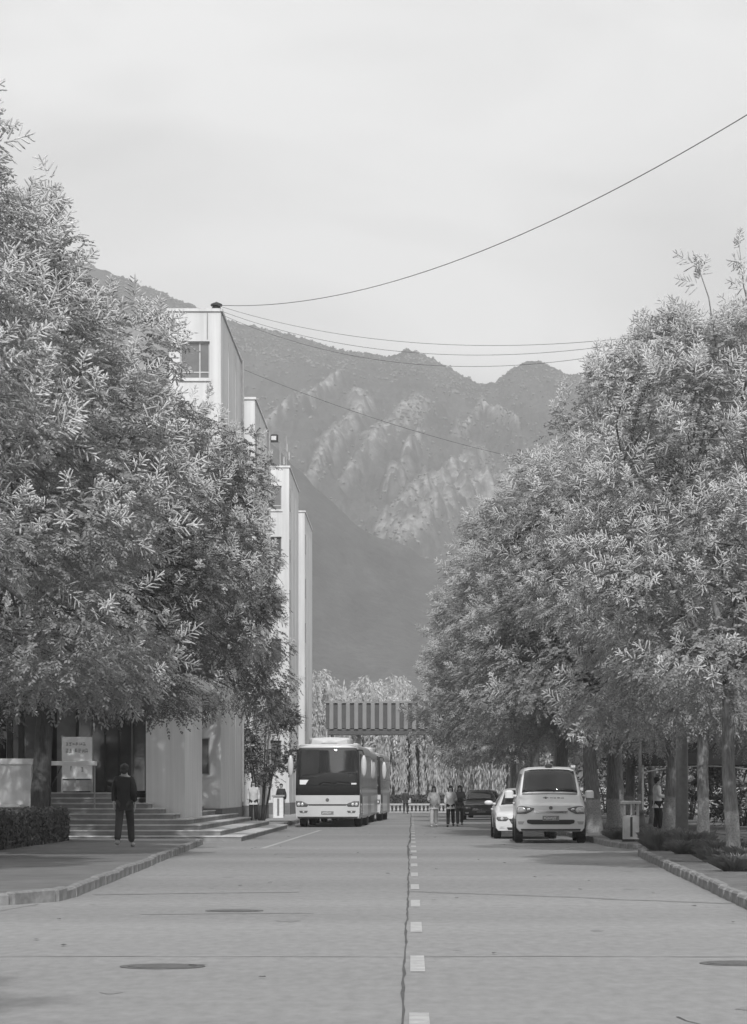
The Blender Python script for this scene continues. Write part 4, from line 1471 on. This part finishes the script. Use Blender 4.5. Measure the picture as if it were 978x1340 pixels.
    if van:
        MB().patch([(.50, -.50, .50), (.53, -.62, .62), (.60, -.64, .64), (.625, -.60, .60)], F, .012, .02, 8).build('lower_grille', M['trim'], e)
        gr = MB().patch([(.80, -.42, .42), (.86, -.45, .45)], F, .016, .02, 8).build('upper_grille', M['chrome'], e)
        MB().patch([(.822, -.40, .40), (.838, -.41, .41)], F, .022, .004, 8).build('grille_slot', M['trim'], gr)
        pl = MB().patch([(.60, -.22, .22), (.73, -.22, .22)], F, .022, .012, 3).build('number_plate', M['plate'], e)
        strokes(pl, -.18, .63, .047, .075, 6, F(0, .66) - .022, 5, M['board'], 'plate_characters')
        MB().lathe([(.05, 0), (.05, -.015), (.03, -.018)], (0, F(0, .93) - .004, .94), axis='y', n=12).build('emblem', M['lampdark'], e)
        MB().patch([(.33, -.78, .78), (.38, -.80, .80)], F, .008, .02, 6).build('chin', M['trim'], e)
        # medical cross and lettering on the bonnet (slanted with it)
        hood = bpy.data.objects.new('bonnet_marking', None)
        link(hood, e)
        hood.empty_display_size = .05
        hood.location = (-.12, .60, 1.205)
        hood.rotation_euler = (math.radians(-70), 0, 0)
        MB().box(-.075, .075, -.004, .0, -.024, .024).box(-.024, .024, -.004, .0, -.075, -.0245).box(-.024, .024, -.004, .0, .0245, .075).build('medical_cross', M['ink'], hood)
        strokes(hood, .11, -.045, .085, .09, 4, 0, 8, M['ink2'], 'bonnet_lettering')
        MB().box(-.09, .09, 1.75, 2.1, 2.045, 2.10).build('roof_beacon', M['trim'], e)
        for x0 in (-.5, .1):
            MB().tube([(x0, .98, 1.375), (x0 + .2, 1.03, 1.43), (x0 + .52, 1.035, 1.435)], .012, 5).build('wiper', M['trim'], e)
        MB().box(-.74, .74, .915, .93, 1.295, 1.325).build('cowl_gap', M['trim'], e)
        MB().box(.60, .72, 1.75, 2.0, 2.03, 2.09).build('roof_lamp', M['lamp'], e)
    else:
        MB().patch([(.60 * sc, -.42, .42), (.80 * sc, -.50, .50)], F, .012, .02, 8).build('upper_grille', M['trim'], e)
        for k in range(3):
            MB().patch([((.63 + .06 * k) * sc, -.42, .42), ((.645 + .06 * k) * sc, -.43, .43)], F, .018, .01, 6).build('grille_bar', M['chrome'], e)
        MB().patch([(.36 * sc, -.52, .52), (.46 * sc, -.56, .56)], F, .010, .02, 8).build('lower_grille', M['trim'], e)
        MB().patch([(.50 * sc, -.22, .22), (.59 * sc, -.22, .22)], F, .020, .012, 3).build('number_plate', M['plate'], e)
    # interior: seats and wheel seen through nothing, kept simple
    return e


van = make_car('van', M['carwhite'])
tag(van, 'white ambulance van with a cross on its bonnet, parked at the kerb', 'van')
van.location = (3.70, 75.2, 0)
van.rotation_euler = (0, 0, math.radians(-1.0))
wsd = make_car('sedan', M['carwhite'])
tag(wsd, 'white saloon car with lettered door, mostly hidden behind the ambulance van', 'car')
wsd.location = (3.32, 82.0, 0)
strokes(wsd, 1.5, .66, .16, .13, 5, 0, 12, M['ink2'], 'door_lettering').rotation_euler = (0, 0, math.radians(-90))
for ch in wsd.children:
    if ch.name.startswith('door_lettering'):
        ch.rotation_euler = (0, 0, math.radians(-90))
        ch.location = (-.907, 3.9, -.05)
dsd = make_car('sedan', M['cardark'])
tag(dsd, 'dark saloon car with chrome grille, parked at the kerb', 'car')
dsd.location = (3.40, 138.5, 0)
dsd2 = make_car('sedan', mat('car_grey', .12, .35, .05, 2, spec=.5, coat=.3))
tag(dsd2, 'grey saloon car parked beyond the dark saloon', 'car')
dsd2.location = (4.0, 150.5, 0)

# ================================================================== STREET FURNITURE
# notice board on the landing
nb = empty('notice_board', (-9.75, 82.4, TERR), label='white standing notice board with printed lines on the landing', cat='notice board')
MB().bbox(-.44, .44, -.03, .03, .40, 1.62, .01).build('panel', M['board'], nb)
for s in (-1, 1):
    MB().box(s * .44 - .025, s * .44 + .025, -.025, .035, 0, 1.66).build('leg', M['steel'], nb)
MB().box(-.415, .415, -.02, .02, .04, .36).build('lower_panel', M['steel'], nb)
strokes(nb, -.33, 1.36, .085, .10, 6, -.031, 21, M['ink2'], 'heading')
strokes(nb, -.33, 1.14, .085, .14, 2, -.031, 22, M['ink2'], 'text_line')
strokes(nb, -.06, 1.14, .085, .14, 4, -.031, 23, M['ink2'], 'text_line')
strokes(nb, -.20, .62, .06, .16, 1, -.031, 24, M['ink2'], 'text_line')
strokes(nb, .12, .60, .07, .14, 1, -.031, 25, M['ink2'], 'text_line')

# white bar canopy beside the sign
cn = empty('entry_canopy', (-10.3, 80.6, 0), label='flat white canopy bar on dark posts above the steps', cat='canopy')
MB().bbox(-.42, 1.30, -.25, .25, 2.12, 2.24, .02).build('roof_bar', M['white'], cn)
for x in (-.36, -.20, -.04):
    MB().box(x - .06, x + .05, -.1, .1, 0.6, 2.118).build('post', M['dframe'], cn)
MB().box(1.24, 1.28, -.03, .03, .9, 2.118).build('post', M['steel'], cn)
MB().tube([(.02, 0, 1.5), (.32, 0, 2.1)], .02, 6).build('brace', M['dframe'], cn)

# roof floodlight, aerials, vent
fl = empty('roof_floodlight', (-7.05, 151.5, 18.8), label='floodlight on a stand at the bay roof edge', cat='lamp')
MB().tube([(0, 0, 0), (0, 0, 1.3), (-.2, 0, 1.45)], .03, 6).build('stand', M['steel'], fl)
MB().bbox(-.50, -.10, -.25, .02, 1.3, 1.72, .05).build('lamp_head', M['trim'], fl)
MB().box(-.46, -.2, -.262, -.2502, 1.4, 1.62).build('lens', M['lamp'], fl)
an = empty('roof_aerial', (-6.75, 152.2, 18.8), label='panel aerials on a thin mast at the bay roof edge', cat='aerial')
MB().tube([(0, 0, 0), (0, 0, 1.75)], .025, 6).build('mast', M['steel'], an)
for i, (dx, dz) in enumerate(((-.12, .2), (.16, .45), (.05, .9))):
    MB().bbox(dx - .045, dx + .045, -.08, -.02, dz, dz + .42, .015).build('panel', M['steel'], an)
rv = MB().lathe([(.16, 0), (.17, .05), (.13, .12), (.20, .14), (.20, .2), (.02, .28)], n=14).build('roof_vent', M['trim'])
rv.location = (-6.72, 97.3, 17.95)
tag(rv, 'small dark roof vent at the corner of the first bay', 'vent')

# litter bin, lamp post, bench, post box
bn = empty('litter_bin', (5.55, 71.6, .11), label='pale two-part litter bin at the kerb', cat='bin')
MB().bbox(-.20, .20, -.17, .17, .06, .66, .02).build('body', M['binpaint'], bn)
MB().box(-.03, .03, -.178, -.171, .12, .62).build('front_strip', M['trim'], bn)
for sx in (-1, 1):
    for sy in (-1, 1):
        MB().box(sx * .17 - .025, sx * .17 + .025, sy * .14 - .025, sy * .14 + .025, .661, .95).build('corner_post', M['binpaint'], bn)
MB().box(-.025, .025, -.165, -.12, .661, .95).build('divider', M['binpaint'], bn)
MB().bbox(-.25, .25, -.21, .21, .951, 1.03, .03).build('lid', M['binpaint'], bn)
MB().box(-.22, .22, -.18, .18, -.01, .058).build('base', M['trim'], bn)

lp = empty('lamp_post', (6.5, 80.5, .11), label='thin dark lamp post with a flared foot beside the tent', cat='lamp post')
MB().lathe([(.16, 0), (.15, .5), (.11, .62), (.17, .68), (.07, .76), (.06, 1.2)], n=14).build('foot', M['dframe'], lp, True)
MB().tube([(0, 0, 1.15), (0, 0, 4.4)], .05, 10).build('shaft', M['dframe'], lp)
MB().lathe([(.08, 4.4), (.17, 4.5), (.19, 4.8), (.06, 4.95)], n=14).build('lantern', M['board'], lp)

for i, (x, y, lab) in enumerate(((7.0, 56.0, 'slatted bench in the shade beside the slim whitewashed tree'),)):
    be = empty('park_bench', (x, y, .11), math.radians(90), lab, 'bench')
    for k in range(4):
        MB().bbox(-.7, .7, -.2 + k * .11, -.11 + k * .11, .42, .455, .006).build('seat_slat', M['slat'], be)
    for s in (-.55, .55):
        MB().box(s - .04, s + .04, -.2, .22, -.01, .418).build('leg', M['iron'], be)

pb_ = empty('ticket_post', (-6.2, 131.5, .17), label='pale boxy post standing on the walk near the coach', cat='post')
MB().bbox(-.24, .24, -.2, .2, .0, .98, .02).build('cabinet', M['board'], pb_)
MB().box(-.05, .05, -.208, -.2005, .1, .9).build('slot_strip', M['ink2'], pb_)
MB().bbox(-.30, .30, -.25, .25, .981, 1.06, .02).build('cap', M['steel'], pb_)

# tent canopy on the right
tn = empty('tent_canopy', (7.75, 95, .1), label='dark tent canopy on white poles behind the trees', cat='tent')
zt, wx, wy = 2.2, 4.2, 4.0
MB().add([(-.15, -.15, zt), (wx + .15, -.15, zt), (wx + .15, wy + .15, zt), (-.15, wy + .15, zt), (wx / 2, wy / 2, 3.55),
          (-.15, -.15, zt - .02), (wx + .15, -.15, zt - .02), (wx + .15, wy + .15, zt - .02), (-.15, wy + .15, zt - .02), (wx / 2, wy / 2, 3.51)],
         [(0, 1, 4), (1, 2, 4), (2, 3, 4), (3, 0, 4), (6, 5, 9), (7, 6, 9), (8, 7, 9), (5, 8, 9), (0, 5, 6, 1), (1, 6, 7, 2), (2, 7, 8, 3), (3, 8, 5, 0)]).build('roof', M['tent'], tn)
MB().box(-.16, wx + .16, -.17, -.152, zt - .02, zt + .38).build('valance', M['tent'], tn)
for x in (0.02, wx):
    for y in (0, wy):
        MB().box(x - .03, x + .03, y - .03, y + .03, 0, zt - .022).build('pole', M['white'], tn)
n = 14
MB().tube([(x, -.06, zt - .28 + .22 * (1 - (2 * x / wx - 1) ** 2)) for x in [wx * k / n for k in range(n + 1)]], .022, 6).build('truss', M['white'], tn)

# utility poles and wires
def pole(loc, h, label):
    e = empty('utility_pole', loc, 0, label, 'utility pole', 'utility poles')
    MB().tube([(0, 0, -.05), (0, 0, h * .5), (0, 0, h)], [.17, .14, .10], 12).build('shaft', M['steel'], e, True)
    MB().bbox(-.6, .6, -.05, .05, h - .5, h - .4, .01).build('crossarm', M['plinth'], e)
    for x in (-.5, -.17, .17, .5):
        MB().lathe([(.04, 0), (.05, .04), (.03, .1)], (x, 0, h - .4), n=8).build('insulator', M['steel'], e)
    return e


P1, P2, P3 = (7.1, 74.3, .1), (5.9, 114.0, .1), (11.2, 46.0, .1)
pole(P1, 13.7, 'concrete utility pole between the bin and the tent')
pole(P2, 14.9, 'concrete utility pole among the kerbside trees')
pole(P3, 16.6, 'concrete utility pole on the footpath verge')


def wire(a, b, sag, label, r=.022):
    a, b = Vector(a), Vector(b)
    pts = []
    for i in range(41):
        t = i / 40
        p = a.lerp(b, t)
        p.z -= 4 * sag * t * (1 - t)
        pts.append(p - a)
    o = MB().tube(pts, r, 5).build('overhead_wire', M['wire'], loc=a)
    return tag(o, label, 'wire', 'overhead wires')


RC = (-6.72, 97.3, 18.12)
wire(RC, (P3[0], P3[1], 16.3), 1.95, 'single dark overhead wire rising across the open sky from the roof corner', .011)
wire(RC, (P1[0] - .5, P1[1], 13.4), .75, 'topmost of the faint wires sagging from the roof corner into the trees', .007)
wire((-6.7, 97.5, 18.0), (P1[0], P1[1], 13.4), 1.0, 'middle wire of the faint bundle sagging from the roof corner', .007)
wire((-6.66, 97.7, 17.9), (P1[0] + .5, P1[1], 13.4), 1.3, 'lowest wire of the faint bundle sagging from the roof corner', .007)
wire((-6.5, 108.5, 17.6), (P2[0], P2[1], 14.5), .35, 'wire crossing low before the mountain from the block side', .009)

# ================================================================== PEOPLE
PENDING = []


def skin_obj(name, verts, edges, rads, m, parent, root=0, sub=2):
    me = bpy.data.meshes.new(name)
    me.from_pydata([tuple(v) for v in verts], edges, [])
    me.materials.append(m)
    o = bpy.data.objects.new(name, me)
    link(o, parent)
    md = o.modifiers.new('skin', 'SKIN')
    md.use_smooth_shade = True
    for i, r in enumerate(rads):
        rr = r if hasattr(r, '__len__') else (r, r)
        me.skin_vertices[0].data[i].radius = rr
        me.skin_vertices[0].data[i].use_root = (i == root)
    sb = o.modifiers.new('sub', 'SUBSURF')
    sb.levels = sb.render_levels = sub
    PENDING.append(o)
    return o


def person(loc, rz, H, label, top, trousers, hair='short', stride=.25, arms=((.05, -.05), (-.05, .05)), shoes=.05, skirt=False, bag=None, group=None, fingers=False, wide=1.0):
    """figure facing -Y before rotation; arms: (elbow y, wrist y) for right (-x) and left (+x)"""
    k = H / 1.75
    e = empty('person', loc, rz, label, 'person', group)
    e.scale = (k, k, k)
    st = stride
    # joints
    J = dict(pel=(0, 0, .95), spi=(0, .01, 1.14), che=(0, .0, 1.33), nb=(0, .02, 1.47), nk=(0, .01, 1.53), h1=(0, -.012, 1.60), h2=(0, -.005, 1.685), nose=(0, -.115, 1.615))
    for s, nm, sw, (ey, wy) in ((-1, 'r', 1, arms[0]), (1, 'l', -1, arms[1])):
        J['sh' + nm] = (s * .165 * wide, .02, 1.42)
        J['el' + nm] = (s * .222 * wide, ey + .02, 1.15)
        J['wr' + nm] = (s * .212 * wide, wy - .02, .91)
        J['ha' + nm] = (s * .208 * wide, wy - .035, .84)
        if abs(wy) > .18:
            J['wr' + nm] = (s * .20, wy - .02, 1.13)
            J['ha' + nm] = (s * .17, wy - .08, 1.17)
        J['hi' + nm] = (s * .09, 0, .90)
        dy = -sw * st
        J['kn' + nm] = (s * .098, dy * .5 - .04, .50)
        lift = .05 if dy > 0 else 0
        J['an' + nm] = (s * .10, dy, .09 + lift)
        J['to' + nm] = (s * .112, dy - .15, .035 + (lift * .2))
    names = list(J)
    ix = {n: i for i, n in enumerate(names)}
    E = [('pel', 'spi'), ('spi', 'che'), ('che', 'nb'), ('nb', 'nk'), ('nk', 'h1'), ('h1', 'h2'), ('h1', 'nose')]
    R = dict(pel=(.13, .10), spi=(.115, .09), che=(.135, .095), nb=.07, nk=.052, h1=(.078, .092), h2=(.074, .086), nose=.014)
    for nm in 'rl':
        E += [('nb', 'sh' + nm), ('sh' + nm, 'el' + nm), ('el' + nm, 'wr' + nm), ('wr' + nm, 'ha' + nm), ('pel', 'hi' + nm), ('hi' + nm, 'kn' + nm), ('kn' + nm, 'an' + nm), ('an' + nm, 'to' + nm)]
        R.update({'sh' + nm: .055, 'el' + nm: .038, 'wr' + nm: .024, 'ha' + nm: (.036, .018), 'hi' + nm: .08, 'kn' + nm: .05, 'an' + nm: .032, 'to' + nm: .03})
        if True:
            hx, hy, hz = J['ha' + nm]
            wxv = np.array(J['ha' + nm]) - np.array(J['wr' + nm])
            wxv = wxv / np.linalg.norm(wxv)
            sd = np.array([0, 1.0, 0]) if abs(wxv[1]) < .8 else np.array([1.0, 0, 0])
            for q in range(5):
                base = 'f%d%s' % (q, nm)
                if q < 4:
                    p1 = np.array(J['ha' + nm]) + wxv * .045 + sd * (q - 1.5) * .021
                    p2 = p1 + wxv * (.05, .058, .054, .042)[q] + np.array([(-1 if nm == 'l' else 1) * .012, 0, 0])
                else:
                    p1 = np.array(J['ha' + nm]) - sd * .04 + wxv * .0
                    p2 = p1 + wxv * .045 - sd * .012
                J[base + 'a'] = tuple(p1)
                J[base + 'b'] = tuple(p2)
                names += [base + 'a', base + 'b']
                ix[base + 'a'] = len(ix)
                ix[base + 'b'] = len(ix)
                R[base + 'a'] = .0095
                R[base + 'b'] = .008
                E += [('ha' + nm, base + 'a'), (base + 'a', base + 'b')]
    skin_obj('body', [J[n] for n in names], [(ix[a], ix[b]) for a, b in E], [R[n] for n in names], M['skin'], e)
    # top: torso and sleeves
    tn_ = ['pel', 'hem', 'spi', 'che', 'nb', 'nk'] + [a + b for b in 'rl' for a in ('sh', 'el', 'wr')]
    J['hem'] = (0, 0, .77)
    P = {n: J[n] for n in tn_}
    P['pel'] = (0, 0, .93)
    P['nk'] = (0, .015, 1.515)
    for nm in 'rl':
        a, b = Vector(J['el' + nm]), Vector(J['wr' + nm])
        P['wr' + nm] = tuple(a.lerp(b, .85))
    R2 = dict(hem=(.175 * wide, .145), pel=(.18 * wide, .145), spi=(.168 * wide, .135), che=(.175 * wide, .14), nb=(.095, .09), nk=(.066, .066))
    for nm in 'rl':
        R2.update({'sh' + nm: .082, 'el' + nm: .072 * wide, 'wr' + nm: .056 * wide})
    te = [('hem', 'pel'), ('pel', 'spi'), ('spi', 'che'), ('che', 'nb'), ('nb', 'nk')] + [(a, b) for nm in 'rl' for a, b in (('che', 'sh' + nm), ('sh' + nm, 'el' + nm), ('el' + nm, 'wr' + nm))]
    i2 = {n: i for i, n in enumerate(tn_)}
    skin_obj('top', [P[n] for n in tn_], [(i2[a], i2[b]) for a, b in te], [R2[n] for n in tn_], cloth(top), e)
    # trousers
    qn = ['pel'] + [a + b for b in 'rl' for a in ('hi', 'kn', 'an')]
    Q = {n: J[n] for n in qn}
    R3 = dict(pel=(.14, .115))
    for nm in 'rl':
        R3.update({'hi' + nm: .108, 'kn' + nm: .086, 'an' + nm: .074})
    qe = [('pel', 'hi' + nm) for nm in 'rl'] + [(a + nm, b + nm) for nm in 'rl' for a, b in (('hi', 'kn'), ('kn', 'an'))]
    i3 = {n: i for i, n in enumerate(qn)}
    skin_obj('trousers', [Q[n] for n in qn], [(i3[a], i3[b]) for a, b in qe], [R3[n] for n in qn], cloth(trousers), e)
    for nm in 'rl':
        x, y, z = J['an' + nm]
        b = MB()
        b.ell((J['to' + nm][0], (y + J['to' + nm][1]) / 2 - .005, z - .045), (.05, .135, .05), 10, 6)
        b.build('shoe', cloth(shoes), e, True)
    b = MB()
    if hair == 'short':
        b.ell((0, .018, 1.672), (.092, .104, .088), 14, 10)
        b.ell((0, .055, 1.60), (.078, .055, .07), 10, 8)
    else:
        b.ell((0, .016, 1.672), (.096, .108, .092), 14, 10)
        b.ell((0, .06, 1.52), (.092, .055, .17), 12, 8)
        if hair == 'long':
            for s in (-1, 1):
                b.ell((s * .082, -.01, 1.50), (.03, .05, .15), 8, 8)
    b.build('hair', M['hair'], e, True)
    if bag:
        x, y, z, rx_, ry_, rz2, v = bag
        b = MB()
        b.bbox(x - rx_, x + rx_, y - ry_, y + ry_, z - rz2, z + rz2, .03)
        b.build('bag', cloth(v), e)
    return e


person((-6.42, 63.2, .13), math.radians(176), 1.86, 'person in dark jacket and trousers walking away along the pavement', .022, .045, 'short', .30, ((.07, -.02), (-.06, .10)), .3, wide=1.0)
person((-6.08, 108.6, .17), 0, 1.63, 'person in pale top and dark trousers standing beside the steps', .45, .03, 'long', .04, ((.02, -.03), (.02, -.03)), .05)
person((-6.15, 133.2, .17), 0, 1.6, 'person in dark clothes behind the pale boxy post', .04, .05, 'short', .05)
WG = None
person((.86, 110.0, 0), math.radians(4), 1.60, 'person with long dark hair, pale top and pale wide trousers in the road', .62, .36, 'long', .12, ((.03, -.24), (.03, -.05)), .35)
person((1.52, 110.5, 0), math.radians(-3), 1.62, 'person in pale checked shirt and dark trousers walking in the road', .48, .02, 'long', .22, ((.03, -.05), (.03, -.25)), .04)
person((1.92, 113.0, 0), math.radians(2), 1.63, 'person in dark top walking beside the dark saloon car', .12, .06, 'long', .25, ((.03, -.05), (.03, -.22)), .3, bag=(.0, -.2, 1.12, .1, .06, .1, .03))
person((-.38, 178.0, 0), math.radians(170), 1.55, 'small distant person with a pale bag before the white balustrade', .05, .04, 'short', .15, shoes=.1, bag=(-.22, -.05, .95, .14, .07, .16, .5))
person((7.78, 89.5, .1), math.radians(100), 1.74, 'person in white shirt standing behind the stout tree', .8, .03, 'short', .06, ((-.02, -.24), (-.02, -.24)), .05)
person((8.6, 90.5, .1), math.radians(-80), 1.76, 'person in black standing under the tent beside the tree', .02, .02, 'short', .05)

# ================================================================== SMALL DETAILS
# fallen leaves on the road
lm = MB().add([(-.05, 0, .006), (0, -.03, .012), (.06, 0, .016), (0, .03, .010)], [(0, 1, 2, 3)]).mesh('fallen_leaf', M['tar'])
lm2 = MB().add([(-.04, 0, .006), (0, -.022, .014), (.05, .005, .01), (0, .026, .016)], [(0, 1, 2, 3)]).mesh('fallen_leaf', M['hedge'])
for i in range(46):
    o = bpy.data.objects.new('fallen_leaf', (lm, lm2)[i % 2])
    link(o, road)
    y = rnd.uniform(18, 95)
    o.location = (rnd.uniform(-4.2, 4.0) if i else .38, y if i else 24.2, .0045)
    o.rotation_euler = (0, 0, rnd.uniform(0, 6.28))

# bake skin modifiers into plain meshes
bpy.context.view_layer.update()
dg = bpy.context.evaluated_depsgraph_get()
for o in PENDING:
    me = bpy.data.meshes.new_from_object(o.evaluated_get(dg))
    me.name = o.name
    me.polygons.foreach_set('use_smooth', [True] * len(me.polygons))
    o.modifiers.clear()
    o.data = me

# ---- haze in the valley air
hz = MB().box(-2600, 2600, -150, 3400, -2, 720).build('haze', mat('haze', .9))
hm = hz.data.materials[0]
t = hm.node_tree
t.nodes.clear()
pv = t.nodes.new('ShaderNodeVolumePrincipled')
pv.inputs['Color'].default_value = (.92, .92, .92, 1)
pv.inputs['Density'].default_value = 0.00030
pv.inputs['Anisotropy'].default_value = 0.0
ou = t.nodes.new('ShaderNodeOutputMaterial')
t.links.new(pv.outputs[0], ou.inputs['Volume'])
tag(hz, kind='stuff')
